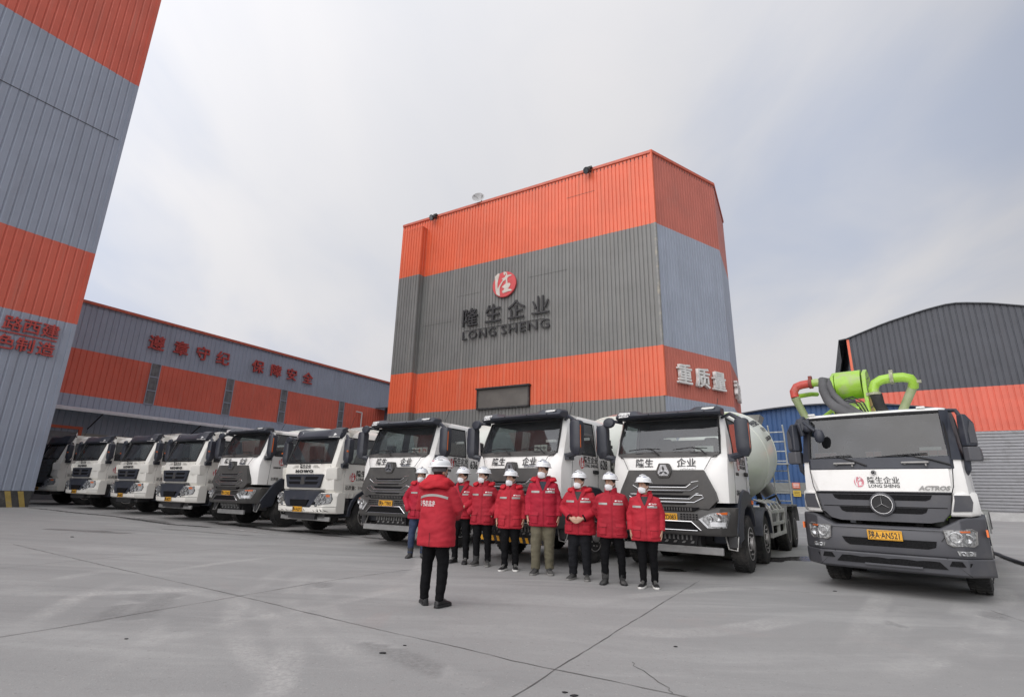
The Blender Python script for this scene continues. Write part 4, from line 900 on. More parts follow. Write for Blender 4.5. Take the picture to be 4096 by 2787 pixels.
    for s in (1, -1): ub.box(s*.5-.03, s*.5+.03, .2, .5, .42, .75)
    split(ub, 'bar_bracket', M_chassis, uo)
    if hazard:
        hz_ = MB()
        for k in range(12): hz_.prismy([(-.9+k*.15, .385), (-.83+k*.15, .385), (-.87+k*.15, .485), (-.94+k*.15, .485)], .122, .128)
        hz_.build('hazard_stripes', M_plate, uo)
    wp = MB(); wiper(wp, -.12, 2.14, 0, 2.27, .12, .08); wiper(wp, .78, 2.14, 0, 2.27, .12, .08); split(wp, 'wiper', M_black, r, every=2)
    for s in (1, -1): mirror(r, s, round_top=(s < 0))
    # doors, steps, fender
    for s in (1, -1):
        x0, x1 = sorted((s*.72, s*1.175))
        f = MB(); pts = [(.30, .78), (.48, 1.02), (.66, 1.26), (.92, 1.47), (1.20, 1.53), (1.62, 1.50), (1.88, 1.36), (2.02, 1.12), (2.06, .80), (1.94, .80), (1.86, 1.02), (1.68, 1.18), (1.38, 1.22), (1.08, 1.14), (.88, .96), (.78, .62), (.40, .55)]
        f.loft([[(x0, a, b_2) for a, b_2 in pts], [(x1, a, b_2) for a, b_2 in pts]]); fo = f.build('fender', M_navy, r, bevel=.03)
        im = MB(); im.box(*sorted((s*1.17, s*1.20)), 1.76, 1.86, 1.24, 1.32); im.build('indicator', M_amber, fo)
        sp_ = MB(); sp_.box(*sorted((s*.9, s*1.17)), .28, .62, .70, .76); sp_.box(*sorted((s*1.0, s*1.15)), .26, .60, .50, .70); so = sp_.build('step', M_chassis, r, bevel=.01)
        sb = MB(); sb.tube([(s*.95, .3, .7), (s*1.0, .26, .48), (s*1.14, .26, .46), (s*1.16, .34, .70)], .018, 6); sb.build('step_loop', M_steel, so)
        hd = MB(); hd.box(*sorted((s*1.15, s*1.20)), 1.36, 1.56, 1.78, 1.86); hd.build('door_handle', M_black, r, bevel=.015)
    X = 1.158
    if num:
        if long_cab: text('number_lettering', num, .28, M_ink, r, (X, 1.86, 1.90), 'right', depth=.003, bold=.003, sx=.8)
        text('door_lettering', '隆生企业', .155, M_ink, r, (X-.003, 1.28, 2.01), 'right', depth=.003, bold=.002)
        text('door_lettering', 'LONG SHENG', .095, M_ink, r, (X-.003, 1.28, 1.915), 'right', depth=.003, bold=.001)
        seal_logo(r, (X-.002, .90, 1.99), .15)
    else:
        text('door_lettering', '隆生企业', .155, M_ink, r, (X-.003, 1.28, 2.01), 'right', depth=.003, bold=.002); text('door_lettering', 'LONG SHENG', .095, M_ink, r, (X-.003, 1.28, 1.915), 'right', depth=.003, bold=.001); seal_logo(r, (X-.002, .90, 1.99), .15)
    text('door_lettering', 'NG8340', .075, M_plast, r, (X-.006, .76, 1.78), 'right', depth=.006, bold=.003)
    text('door_lettering', '总质量：31000kg', .105, M_ink, r, (X-.010, .93, 1.42), 'right', depth=.003, bold=.0, sx=.9)
    if card:
        cb = MB(); cb.m = 0
        if card == 'white': cb.box(.52, .86, .30, .305, 2.19, 2.31)
        else:
            for k in range(3 if card == 'grades' else 2): cb.box(.36+k*.17-.0, .36+k*.17+.155, .29, .295, 2.20, 2.34)
        co_ = cb.build('dashboard_card', mat('pale card', (.66, .65, .6), .6), r)
        if card != 'white':
            for k, s_ in enumerate(('3', '0', 'P6')): text('card_lettering', s_, .12, M_redink if card == 'grades' else mat('grey print', (.18, .18, .17), .6), co_, (.437+k*.17, .286, 2.228), depth=.002, bold=.002)
    ant = MB(); ant.cyl((.8, .95, 2.98), (.84, 1.1, 3.35), .006, 5); ant.build('aerial', M_black, r)
    chassis(r, (1.38, 3.14, 6.85, 8.2), 8.9, True, drum_tone)
    return r

def truck_b(name_lab, x, y, az, group, pl, zoff=None, worn=False, ubar=True, dark=False, card=False, detail=True):
    """mixer truck with the wide lettered white nose, dark inset grille and low white bumper"""
    r = thing('mixer_truck', name_lab, 'truck', (x, y, zoff if zoff is not None else gz(x)), -R(az), group)
    yb = 2.15; P_ = M_cream
    rows = [(1.00, .30, 1.0, 1.18, .3), (1.22, .08, 1.0, 1.185, .36), (1.55, .04, 1.0, 1.19, .36), (1.80, .05, 1.0, 1.18, .36), (1.96, .09, 1.0, 1.165, .36), (2.35, .20, .985, 1.13, .38), (2.70, .32, .95, 1.08, .40), (2.84, .44, .92, 1.04, .40), (2.94, .72, .85, .94, .36), (2.98, 1.1, .7, .8, .3)]
    if dark: rows = [(z+(.12 if z > 2.75 else 0), *q) for z, *q in rows]
    win = (4, 6); body, ws, sg, secs = shell(rows, win, (.66, 1.62), yb, None)
    body.build('body', P_, r, sharp=30); SHELL['lining'].build('cab_lining', M_int, r); ws.build('windscreen', M_glass, r); split(sg, 'side_window', M_sglass, r)
    n = len(secs[0]); sl = MB(); seal(sl, secs, win, list(range(7, 12)), .03); seal(sl, secs, win, [3, 4], .016); seal(sl, secs, win, [n-5, n-4], .016); sl.build('window_seal', M_black, r)
    interior(r, .16, yb, 1.96, .93)
    rp = MB(); rp.box(-1.04, -.5, yb-.10, yb-.06, 1.9, 2.7); rp.box(.55, 1.04, yb-.10, yb-.06, 1.9, 2.7); rp.box(-.5, .55, yb-.10, yb-.06, 2.5, 2.7); rp.build('rear_panel', M_int, r)
    g = MB()
    for s in (1, -1):
        g.tube([(s*1.085, .82, 2.70), (s*1.168, .58, 1.96), (s*1.185, .50, 1.6), (s*1.18, .52, 1.05)], .006, 5); g.tube([(s*1.09, 1.68, 2.70), (s*1.17, 1.70, 1.96), (s*1.19, 1.70, 1.5)], .006, 5)
        g.tube([(s*1.0, .15, 1.93), (s*1.02, .12, 1.85), (s*1.17, .4, 1.92)], .005, 5)
    g.tube([(-1.0, .06, 1.225), (-.5, .03, 1.205), (.5, .03, 1.205), (1.0, .06, 1.225)], .009, 5); split(g, 'panel_gap', M_black, r)
    v = MB(); rings = []
    for x_ in (-1.03, -.98, -.80, -.62, -.3, 0, .3, .62, .80, .98, 1.03):
        a = abs(x_)/1.03; b_ = .22*a**3; zt = 2.95 if a > .75 else 2.90 if a > .5 else 2.88
        zt += .10 if dark else 0
        zt += .03; rings.append([(x_, .17+b_, 2.655), (x_, .11+b_, 2.72), (x_, .20+b_, zt-.04), (x_, .33+b_, zt+.02), (x_, .62, zt+.01), (x_, .50, 2.72)])
    v.loft(rings); vo = v.build('visor', M_navy, r, bevel=.012)
    if not dark:
        vl = MB()
        for s in (1, -1): vl.prismy([(s*.70, 2.70), (s*1.02, 2.70), (s*1.03, 2.86), (s*.86, 2.84)], lambda x_, z: .115+.22*(abs(x_)/1.03)**3 + max(0, z-2.74)*.5, lambda x_, z: .3+.22*(abs(x_)/1.03)**3)
        split(vl, 'marker_lamp', mat('pale marker lamp', (.6, .6, .58), .2, coat=1), vo)
        for s_, z, sz in (('中国重汽', 2.83, .075), ('SINOTRUK', 2.785, .05)):
            t = text('visor_lettering', s_, sz, M_whiteink, vo, (-.66, .24, z), depth=.003, bold=.002); t.rotation_euler = (R(62), 0, R(-16)); t.location.y = .135+.22*(.66/1.03)**3+(z-2.74)*.5
    ant = MB(); ant.cyl((.6, 1.0, 2.95), (.66, 1.12, 3.4), .005, 5); ant.build('aerial', M_black, r)
    yy = lambda x_: .035+.02*abs(x_)+(max(0, abs(x_)-.95))*1.4
    if not dark:
        G = [(-.86, 1.62), (-.82, 1.645), (.82, 1.645), (.86, 1.62), (.735, 1.30), (.69, 1.27), (-.69, 1.27), (-.735, 1.30)]
        gm_ = MB(); gm_.prismy(G, lambda x_, z: yy(x_)-.02, .2); go = gm_.build('grille', M_navy, r, bevel=.012)
        rec = MB()
        for z0, z1 in ((1.49, 1.57), (1.36, 1.44)):
            for s in (1, -1): rec.prismy([(s*.10, z0), (s*.62, z0), (s*.70, z1), (s*.12, z1)], lambda x_, z: yy(x_)-.023, .1)
        rec.build('grille_slot', M_mesh, go)
        e = MB(); e.prismy([(-.03, 1.56), (.03, 1.56), (.10, 1.40), (.07, 1.36), (-.07, 1.36), (-.10, 1.40)], .005, .03); e.build('emblem', M_plast, go)
        for q in range(3): text('nose_lettering', 'HOWO'[0:4], .115, M_ink, r, (-.0, .022, 1.685), depth=.012, bold=.005, sx=1.8, space=1.3) if q == 0 else None
        text('nose_lettering', '隆生企业', .125, M_ink, r, (.0, .046, 1.815), depth=.003, bold=.002)
        rd = MB()
        for s in (1, -1):
            for k in range(3): rd.box(*sorted((s*(.34-k*.0), s*(.62-.05*k))), .045, .07, 1.835+k*.03, 1.84+k*.03)
        rd.build('pressed_line', mat('panel shade grey', (.5, .49, .46), .5), r)
    else:
        gm_ = MB(); gm_.prismy([(-.95, 1.95), (.95, 1.95), (.88, 1.60), (.62, 1.05), (-.62, 1.05), (-.88, 1.60)], lambda x_, z: yy(x_)-.05, .2); go = gm_.build('grille', mat('dark green front panel', (.012, .02, .02), .35, coat=.3), r, bevel=.02)
        bars = MB()
        for z in (1.72, 1.58, 1.42, 1.26): bars.prismy([(-.72, z), (.72, z), (.68, z-.06), (-.68, z-.06)], lambda x_, z_: yy(x_)-.075, .1)
        bars.build('grille_bar', M_plast, go)
        e = MB(); e.box(-.2, .2, -.06, .0, 1.78, 1.86); e.build('emblem', M_plast, go)
    for s in (1, -1):                                       # shoulder vents
        m = MB(); m.loft([[(s*1.02, .02, 1.82), (s*1.20, .22, 1.84), (s*1.19, .42, 1.84), (s*1.02, .3, 1.82)], [(s*1.0, -.0, 1.74), (s*1.215, .2, 1.78), (s*1.20, .42, 1.78), (s*1.0, .3, 1.74)], [(s*.99, .03, 1.50), (s*1.19, .26, 1.50), (s*1.19, .42, 1.50), (s*.99, .3, 1.50)]]); m.build('air_deflector', P_, r, bevel=.012)
    def yb_(x_):
        a = abs(x_); return -.04 if a < .7 else -.04+(a-.7)*.16 if a < 1.0 else .008+(a-1.0)*1.2
    xs = [-1.23, -1.14, -1.0, -.85, -.7, -.35, 0, .35, .7, .85, 1.0, 1.14, 1.23]
    b = MB(); prof = [(.585, .07), (.62, .02), (.76, .0), (.80, .015), (1.05, .02), (1.14, .05)]
    b.loft([[(x_, yb_(x_)+d, z if abs(x_) > .84 or z < .8 else .80) for z, d in prof] + [(x_, .58, 1.14 if abs(x_) > .84 else .8), (x_, .58, .585)] for x_ in xs]); bo = b.build('bumper', P_, r, bevel=.02)
    cgap = MB(); cgap.tube([(x_, yb_(x_)-.001, .765) for x_ in xs], .005, 5)
    if worn:
        for k in range(16):
            x_ = random.uniform(-1.1, 1.1); w = random.uniform(.015, .06); cgap.prismy([(x_-w, .60+random.uniform(0, .12)), (x_+w*.6, .61), (x_+w, .64), (x_-w*.4, .65)], lambda a, z: yb_(a)-.004+max(0, .66-z)*.8, lambda a, z: yb_(a)+.05)
    cgap.build('chipped_edge' if worn else 'panel_gap', M_black, bo)
    c = MB(); c.prismy([(-.84, 1.19), (.84, 1.19), (.74, .98), (.52, .74), (-.52, .74), (-.74, .98)], lambda x_, z: .0-.045*(z < .9), .35); co = c.build('lower_grille', M_navy, r, bevel=.012)
    c2_ = MB(); c2_.prismy([(-.40, .94), (.42, .94), (.36, .77), (-.34, .77)], -.054, .0); c2_.build('grille_slot', M_mesh, co)
    H = [(.70, .92), (.86, 1.125), (1.12, 1.12), (1.16, .98), (1.13, .86), (.86, .80)]
    for PP, s in ((H, 1), (mirr(H), -1)):
        lampset(r, PP, lambda x_: yb_(x_)+.01, [(s*.88, 1.0, .06), (s*1.0, 1.02, .055), (s*1.03, .90, .045), (s*.92, .88, .035)], amber=[[(s*1.05, 1.09), (s*1.11, 1.09), (s*1.12, 1.03), (s*1.06, 1.03)]])
        fl = MB(); fl.lathe([(-.02, 0), (-.015, .035), (.0, .045), (.02, .045)], (s*.76, yb_(.76), .80), 'y', 14); fl.build('fog_lamp', M_lens, r)
    plate(r, pl, .0, -.062, .68, .42, .14)
    if ubar:
        u = MB(); u.box(-1.1, 1.1, .2, .26, .375, .49); u.build('underrun_bar', mat('galvanised bar', (.30, .30, .295), .5, metal=.3, var=.15, dirt=(.2, .19, .18), dscale=3), r, bevel=.012)
    un = MB(); un.box(-.9, .9, .2, .6, .45, .7); un.box(-.6, .6, .1, .3, .42, .6); un.build('under_tray', M_chassis, r)
    wp = MB(); wiper(wp, -.25, 1.93, 0, 2.06, .12, .08); wiper(wp, .72, 1.93, 0, 2.06, .12, .08); split(wp, 'wiper', M_black, r, every=2)
    for s in (1, -1): mirror(r, s, z0=2.05, z1=2.62, x=1.42, y=.36, arm_z=1.90, top_z=2.70, cabx=1.12, amber=False, round_top=(s < 0)); 
    for s in (1, -1):
        am_ = MB(); am_.prismx([(.24, 2.26), (.36, 2.24), (.36, 2.30), (.24, 2.30)], *sorted((s*1.50, s*1.53))); am_.build('indicator', M_amber, r)
        x0, x1 = sorted((s*.75, s*1.215)); f = MB(); f.loft([[(x_, a, b_2) for a, b_2 in arch_pts(1.45, .62, .74, R(-2), R(182))] for x_ in (x0, x1)]); f.build('fender', M_navy, r, bevel=.02)
        sp_ = MB(); sp_.box(*sorted((s*.85, s*1.19)), .34, .76, .56, .98); sp_.build('step', M_chassis, r, bevel=.02)
        st = MB()
        for z in (.62, .86): st.box(*sorted((s*1.19, s*1.2)), .40, .70, z-.05, z+.05)
        split(st, 'step_tread', M_black, r)
        hd = MB(); hd.box(*sorted((s*1.18, s*1.23)), 1.45, 1.64, 1.55, 1.63); hd.build('door_handle', M_black, r, bevel=.015)
    X = 1.192
    text('door_lettering', '隆生企业', .19, M_ink, r, (X, 1.30, 1.62), 'right', depth=.003, bold=.003); text('door_lettering', 'LONG SHENG', .115, M_ink, r, (X, 1.30, 1.49), 'right', depth=.003, bold=.002); seal_logo(r, (X+.002, .80, 1.58), .16)
    text('door_lettering', '总质量：31000kg', .125, M_ink, r, (X, 1.0, 1.24), 'right', depth=.003, sx=.95)
    pr = MB(); pr.prismx([(.55, 1.36), (1.7, 1.47), (1.7, 1.475), (.55, 1.365)], 1.188, 1.196)
    for k in range(4): pr.prismx([(.72+k*.16, 1.02), (.74+k*.16, 1.02), (.76+k*.16, 1.14), (.74+k*.16, 1.14)], 1.18, 1.193)
    pr.build('pressed_line', mat('panel shade grey', (.5, .49, .46), .5), r)
    chassis(r, (1.45, 3.2, 6.9, 8.25), 8.9, True, 'plain')
    return r

ROW = 'white concrete mixers parked in a row'
truck_a('angular nosed white mixer numbered 631, nearest of the row, beside the pump truck', 2.99, 10.17, 34.5, ROW, '陕A·CD083', num='631', card='white', drum_tone='green', long_cab=False)
truck_a('angular nosed white mixer numbered 628 behind the tall man, striped underrun bar', .06, 11.10, 38.2, ROW, '陕A·CD235', num='628', card='grey', drum_tone='red', hazard=True)
truck_a('angular nosed white mixer numbered 636 behind the red coated speaker, plate T7805', -2.90, 13.05, 31.5, ROW, '陕A·T7805', num='636', card='grades')
truck_a('angular nosed white mixer with a dark grille between two round shouldered mixers, plate CD262', -8.85, 17.0, 30.6, ROW, '陕A·CD262', ubar=.68, long_cab=False)
truck_b('round shouldered white mixer with a chipped bumper, plate AL071, left of mixer 636', -5.97, 15.41, 33.2, ROW, '陕A·AL071', worn=True)
truck_b('round shouldered white mixer, plate AK277, left of the angular mixer with plate CD262', -11.68, 18.57, 32.6, ROW, '陕A·AK277')
truck_b('round shouldered white mixer between mixer AK277 and the one beside the dark fronted truck', -14.74, 20.5, 32.8, ROW, '陕A·AL062', ubar=False)
truck_b('round shouldered white mixer parked beside the dark fronted truck', -18.05, 22.4, 31.0, ROW, '陕A·AL036', ubar=False)
truck_b('dark fronted truck with white roof, half hidden by the striped tower', -21.4, 24.4, 31.5, ROW, '陕A·AL018', dark=True, ubar=False)

# ------------------------------------------------------------------ pump truck
def pump_truck():
    az = R(42.3); lf = Vector((math.cos(az), -math.sin(az), 0)); rr = Vector((math.sin(az), math.cos(az), 0))
    p = Vector((7.424, 8.80, 0)) - rr*1.25 + lf*(-.925)
    r = thing('pump_truck', 'white concrete pump truck with grey bumper and green pipework on top, at the right', 'truck', (p.x, p.y, 0), -az); r.scale = (.965, 1, 1)
    yb = 2.1
    rows = [(1.19, .10, .98, 1.165, .30), (1.52, .04, .98, 1.165, .32), (1.80, .04, .98, 1.155, .32), (2.02, .07, .985, 1.14, .32), (2.40, .15, .975, 1.12, .32), (2.755, .24, .955, 1.085, .34), (2.80, .28, .94, 1.06, .34), (2.845, .42, .92, 1.03, .32), (2.86, .8, .8, .9, .3)]
    win = (3, 5); body, ws, sg, secs = shell(rows, win, (.60, 1.55), yb, None, False)
    body.build('body', M_white, r, sharp=30); SHELL['lining'].build('cab_lining', M_int, r); ws.build('windscreen', glassmat('dark windscreen glass', (.34, .38, .39), .94), r); split(sg, 'side_window', M_sglass, r)
    n = len(secs[0]); sl = MB(); seal(sl, secs, win, list(range(7, 12)), .03); seal(sl, secs, win, [3, 4], .018); seal(sl, secs, win, [n-5, n-4], .018); sl.build('window_seal', M_black, r)
    interior(r, .14, yb, 2.02, .93)
    yy = lambda x_, z: .035+.055*abs(x_)**2 + max(0, abs(x_)-.98)*1.6
    cw = MB(); xs = [-1.12, -1.05, -.98, -.5, 0, .5, .98, 1.05, 1.12]
    cw.loft([[(x_, yy(x_, 0)+.03-.05, 1.865), (x_, yy(x_, 0)+.0, 2.05), (x_, .5, 2.05), (x_, .5, 1.865)] for x_ in xs]); cwo = cw.build('cowl', M_navy, r, bevel=.01)
    for s in (1, -1):
        pil = MB(); pil.loft([[(s*.975, .085, 2.0), (s*1.115, .175, 2.0), (s*1.158, .42, 2.0), (s*1.0, .4, 2.0)], [(s*.95, .25, 2.78), (s*1.06, .355, 2.78), (s*1.10, .57, 2.78), (s*.95, .5, 2.78)]]); pil.build('pillar_cover', M_navy, r)
    gh = MB()
    for x0, x1 in ((-.60, -.28), (.36, .72)): gh.box(x0, x1, -.02, .03, 1.945, 1.975); gh.box(x0+.03, x0+.06, .0, .06, 1.93, 1.95); gh.box(x1-.06, x1-.03, .0, .06, 1.9, 1.95)
    split(gh, 'grab_handle', M_steel, r, bevel=.008, every=3)
    wp = MB(); wp.tube([(.0-.12, -.0, 1.92), (-.3, .01, 2.0), (-.55, .06, 2.08)], [.016, .013, .009], 6); wp.tube([(-.98, .10, 2.05), (-.55, .05, 2.085), (-.33, .05, 2.09)], .010, 6)
    wp.tube([(.98, .06, 1.92), (.75, .04, 2.0), (.42, .06, 2.08)], [.016, .013, .009], 6); wp.tube([(-.02, .05, 2.05), (.42, .05, 2.085), (.72, .07, 2.10)], .010, 6); split(wp, 'wiper', M_black, r, every=2)
    fp = MB(); fp.prismy([(-.99, 1.86), (.94, 1.86), (.93, 1.52), (-.88, 1.52)], lambda x_, z: yy(x_, z)-.035, .2); fpo = fp.build('front_panel', M_white, r, bevel=.01)
    text('nose_lettering', '隆生企业', .112, M_ink, fpo, (.08, -.004, 1.65), depth=.003, bold=.001); text('nose_lettering', 'LONG SHENG', .068, M_ink, fpo, (.08, -.004, 1.58), depth=.003, bold=.001)
    t = text('nose_lettering', 'ACTROS', .085, M_steel, fpo, (.72, .016, 1.548), depth=.01, bold=.004, shear=.3, sx=1.15); t.rotation_euler = (R(90), 0, R(4.6))
    seal_logo(fpo, (-.26, -.002, 1.665), .105, 'front', M_pink)
    def star(pa, c, R_, y, ring, back):
        b = MB(); b.lathe([(-.03, 0), (-.03, R_*1.18), (-.01, R_*1.25), (.05, R_*1.25), (.05, 0)], (c[0], y, c[1]), 'y', 36); bo_ = b.build('emblem', M_gplast, pa)
        d = MB(); d.lathe([(-.012, 0), (-.012, R_*1.0), (.0, R_*1.0), (.0, 0)], (c[0], y-.025, c[1]), 'y', 36); d.build('emblem_disc', M_black, bo_)
        k = MB(); k.tube([(c[0]+R_*math.cos(a), y-.042, c[1]+R_*math.sin(a)) for a in np.linspace(0, 2*math.pi, 41)[:-1]], ring, 6, closed=True)
        for a in (90, 210, 330):
            cc, ss_ = math.cos(R(a)), math.sin(R(a)); w = R_*.11
            L3 = [(0, -w), (R_*.97, -R_*.012), (R_*.97, R_*.012), (0, w)]
            k.loft([[(c[0]+cc*l-ss_*q, y-.038, c[1]+ss_*l+cc*q) for l, q in L3], [(c[0]+cc*l-ss_*q*.1, y-.06, c[1]+ss_*l+cc*q*.1) for l, q in L3]])
        k.build('emblem_star', M_chrome, bo_)
    G = [(-.93, 1.515), (.93, 1.515), (.88, 1.22), (.76, 1.10), (.60, 1.065), (-.60, 1.065), (-.74, 1.10), (-.86, 1.22)]
    gm_ = MB(); gm_.prismy(G, lambda x_, z: yy(x_, z)-.045, .25); go = gm_.build('grille', M_gplast, r, bevel=.02)
    rec = MB()
    for z0, z1, hw in ((1.385, 1.47, .68), (1.19, 1.275, .60)): rec.prismy([(-hw+.09, z0), (hw-.09, z0), (hw-.03, z0+.025), (hw, z1), (-hw, z1), (-hw+.03, z0+.025)], lambda x_, z: yy(x_, z)-.05, .1)
    rec.prismy([(-.92, 1.505), (.92, 1.505), (.92, 1.478), (-.92, 1.478)], lambda x_, z: yy(x_, z)-.049, .1); rec.prismy([(-.84, 1.292), (.84, 1.292), (.84, 1.28), (-.84, 1.28)], lambda x_, z: yy(x_, z)-.049, .1); rec.build('grille_slot', M_mesh, go)
    star(r, (.02, 1.325), .142, -.03, .008, 0); star(r, (-.035, 1.81), .03, -.005, .003, 0)
    for s in (1, -1):
        cn = MB(); cn.loft([[(s*.95, .02, 1.50), (s*1.07, .14, 1.52), (s*1.19, .40, 1.54), (s*1.0, .5, 1.5)], [(s*.93, -.0, 1.46), (s*1.08, .10, 1.48), (s*1.215, .38, 1.50), (s*1.0, .5, 1.46)], [(s*.86, -.01, 1.20), (s*1.10, .10, 1.21), (s*1.225, .38, 1.23), (s*1.0, .5, 1.2)], [(s*.86, .03, 1.17), (s*1.09, .13, 1.17), (s*1.20, .40, 1.19), (s*1.0, .5, 1.17)]]); c0 = cn.build('corner_panel', M_white, r, bevel=.015)
        vt = MB(); vt.loft([[(s*(.945+d*.01), -.012+q*.0, z) for d, q, z in ((0, 0, 1.475), (0, 0, 1.40))] + [(s*.90, -.020, 1.24), (s*1.12, .09, 1.25), (s*1.15, .13, 1.38), (s*1.13, .12, 1.475)], [(s*.945, .05, 1.475), (s*.945, .05, 1.40), (s*.90, .05, 1.24), (s*1.12, .14, 1.25), (s*1.15, .18, 1.38), (s*1.13, .18, 1.475)]]); vt.build('vent', M_gplast, c0)
    def yb_(x_):
        a = abs(x_); return -.12+.06*a*a if a < .95 else -.066+(a-.95)*1.3
    xs = [-1.235, -1.15, -1.05, -.95, -.7, -.35, 0, .35, .7, .95, 1.05, 1.15, 1.235]
    def zt(x_): a = abs(x_); return 1.0 if a < .7 else 1.0+(a-.7)*.55 if a < 1.0 else 1.165
    b = MB(); b.loft([[(x_, yb_(x_)+d, z) for z, d in ((.60, .0), (.64, -.02), (.90, -.01), (zt(x_)-.02, .02), (zt(x_), .06))] + [(x_, .62, zt(x_)), (x_, .62, .60)] for x_ in xs]); bo = b.build('bumper', M_gplast, r, bevel=.012)
    l = MB(); l.loft([[(x_, yb_(x_)+d+.0, z) for z, d in ((.345, .05), (.375, .0), (.585, -.03), (.597, -.01))] + [(x_, .6, .597), (x_, .6, .345)] for x_ in [v*1.01 for v in xs]]); l.build('bumper', M_gplast, r, bevel=.012)
    dk2 = MB(); dk2.prismy([(-.60, .815), (.64, .815), (.62, .73), (.52, .70), (-.50, .70), (-.56, .74)], lambda x_, z: yb_(x_)-.022, .1); dk2.prismy([(-.62, .555), (.62, .555), (.72, .44), (-.72, .44)], lambda x_, z: yb_(x_)-.022, .1)
    for s in (1, -1): dk2.prismy([(s*.78, .56), (s*1.02, .56), (s*.98, .49), (s*.74, .49)], lambda x_, z: yb_(x_)-.024, .1)
    dk2.build('grille_slot', M_mesh, bo)
    fn = MB()
    for k in range(5): fn.box(-.34, .46, -.125, -.1, .715+k*.018, .722+k*.018)
    fn.box(-.32, .42, -.17, -.10, .425, .45); fn.build('grille_fin', M_gplast, bo)
    ln2 = MB()
    for s in (1, -1): ln2.tube([(s*.72, yb_(.72)-.024, .60), (s*.98, yb_(.98)-.02, .36)], .005, 5)
    ln2.tube([(-.75, yb_(.75)-.022, .93), (-.72, yb_(.7)-.022, .96), (.72, yb_(.7)-.022, .96), (.76, yb_(.76)-.022, .90), (.7, yb_(.7)-.022, .82)], .004, 5); ln2.build('panel_gap', M_black, bo)
    for s in (1, -1):
        H = [(s*.74, .97), (s*1.07, 1.0), (s*1.12, .97), (s*1.10, .80), (s*1.06, .77), (s*.82, .765), (s*.77, .80)]
        o = lampset(r, H, lambda x_: yb_(x_)-.012, [(s*.88, .88, .075), (s*1.01, .87, .06)], amber=[[(s*.93, .975), (s*1.05, .98), (s*1.05, .955), (s*.95, .955)]])
        fr = MB(); fr.tube([(a, yb_(a)-.04, z) for a, z in H], .012, 6, closed=True); fr.build('lamp_frame', M_steel, o)
        lampset(r, [(s*.86, .705), (s*1.07, .70), (s*1.06, .64), (s*.88, .64)], lambda x_: yb_(x_)-.012, [(s*.93, .67, .026), (s*1.01, .67, .026)], name='fog_lamp')
        sr = MB(); sr.box(*sorted((s*1.225, s*1.25)), .20, .27, .90, 1.0); sr.build('side_lamp', M_amber, r)
    plate(r, '陕A·AN521', -.0, -.165, .865, .46, .145)
    # mirrors on tall brackets
    for s in (1, -1):
        mb = MB(); x0 = s*1.245; y0 = .30
        sec = lambda z, k, kk=1: [(x0-s*.095*k, y0+.10, z), (x0-s*.095*k, y0-.08, z), (x0-s*.02, y0-.13, z), (x0+s*.095*k*kk, y0-.09, z), (x0+s*.105*k*kk, y0+.10, z)]
        mb.loft([sec(2.20, .9), sec(2.24, 1), sec(2.55, 1), sec(2.66, .9, .4), sec(2.68, .8, .2)]); mo = mb.build('mirror', M_navy, r, bevel=.012)
        m2 = MB(); m2.loft([sec(1.98, .95, 1.25), sec(2.02, 1, 1.3), sec(2.16, 1, 1.25), sec(2.19, .95, 1.1)]); m2.build('lower_mirror', M_gplast, mo, bevel=.012)
        m3_ = MB(); m3_.loft([[(x0+s*.02, y0-.135, 2.24), (x0+s*.098, y0-.095, 2.24), (x0+s*.098, y0-.095, 2.52), (x0+s*.06, y0-.125, 2.58), (x0+s*.02, y0-.135, 2.42)], [(x0+s*.02, y0-.12, 2.24), (x0+s*.098, y0-.08, 2.24), (x0+s*.098, y0-.08, 2.52), (x0+s*.06, y0-.11, 2.58), (x0+s*.02, y0-.12, 2.42)]]); m3_.build('mirror_cover', M_gplast, mo)
        ar = MB(); ar.tube([(s*1.04, .42, 2.78), (s*1.16, .34, 2.76), (s*1.20, .30, 2.66), (s*1.19, .26, 2.58)], .03, 8); ar.tube([(s*1.19, .27, 2.2), (s*1.18, .27, 1.98), (s*1.17, .28, 1.86), (s*1.13, .36, 1.80)], .042, 8); split(ar, 'mirror_arm', M_navy, mo)
    km = MB(); km.tube([(-1.05, .34, 2.76), (-1.02, .14, 2.70), (-.92, .06, 2.60), (-.82, .02, 2.52)], .03, 8); km.tube([(-1.05, .30, 2.80), (-1.10, .14, 2.66), (-1.06, .16, 2.46)], .045, 8); km.ell((-.76, .0, 2.43), .085, .05, .12); km.ell((-.94, .1, 2.58), .09, .05, .07); km.box(-1.12, -.92, .12, .26, 2.55, 2.74); km.build('kerb_mirror', M_navy, r, bevel=.01)
    vc = MB()
    for x0, w in ((-.9, 3), (-.12, 2), (.62, 3)):
        for k in range(w): vc.box(x0+k*.115, x0+k*.115+.105, .16, .165, 2.07, 2.15)
    vo2 = vc.build('dashboard_card', mat('brick red card', (.30, .12, .09), .6), r)
    bo2 = MB()
    for x0, w in ((-.9, 3), (-.12, 2), (.62, 3)):
        for k in range(w): bo2.tube([(x0+k*.115+a, .157, 2.07+c) for a, c in ((0, 0), (.105, 0), (.105, .08), (0, .08))], .004, 4, closed=True)
    bo2.box(.62, .90, .17, .175, 2.15, 2.20); bo2.build('card_border', mat('pale card', (.66, .65, .6), .6), vo2)
    g = MB()
    for s in (1, -1): g.tube([(s*.99, .05, 1.865), (s*.96, .02, 1.6), (s*.925, .0, 1.5), (s*.87, -.03, 1.22), (s*.76, -.03, 1.09)], .007, 5)
    split(g, 'panel_gap', M_black, r)
    rl_ = MB()
    for x_ in (-.92, .72): rl_.box(x_-.06, x_+.06, .34, .40, 2.83, 2.865)
    split(rl_, 'marker_lamp', mat('pale marker lamp', (.6, .6, .58), .2, coat=1), r, bevel=.01)
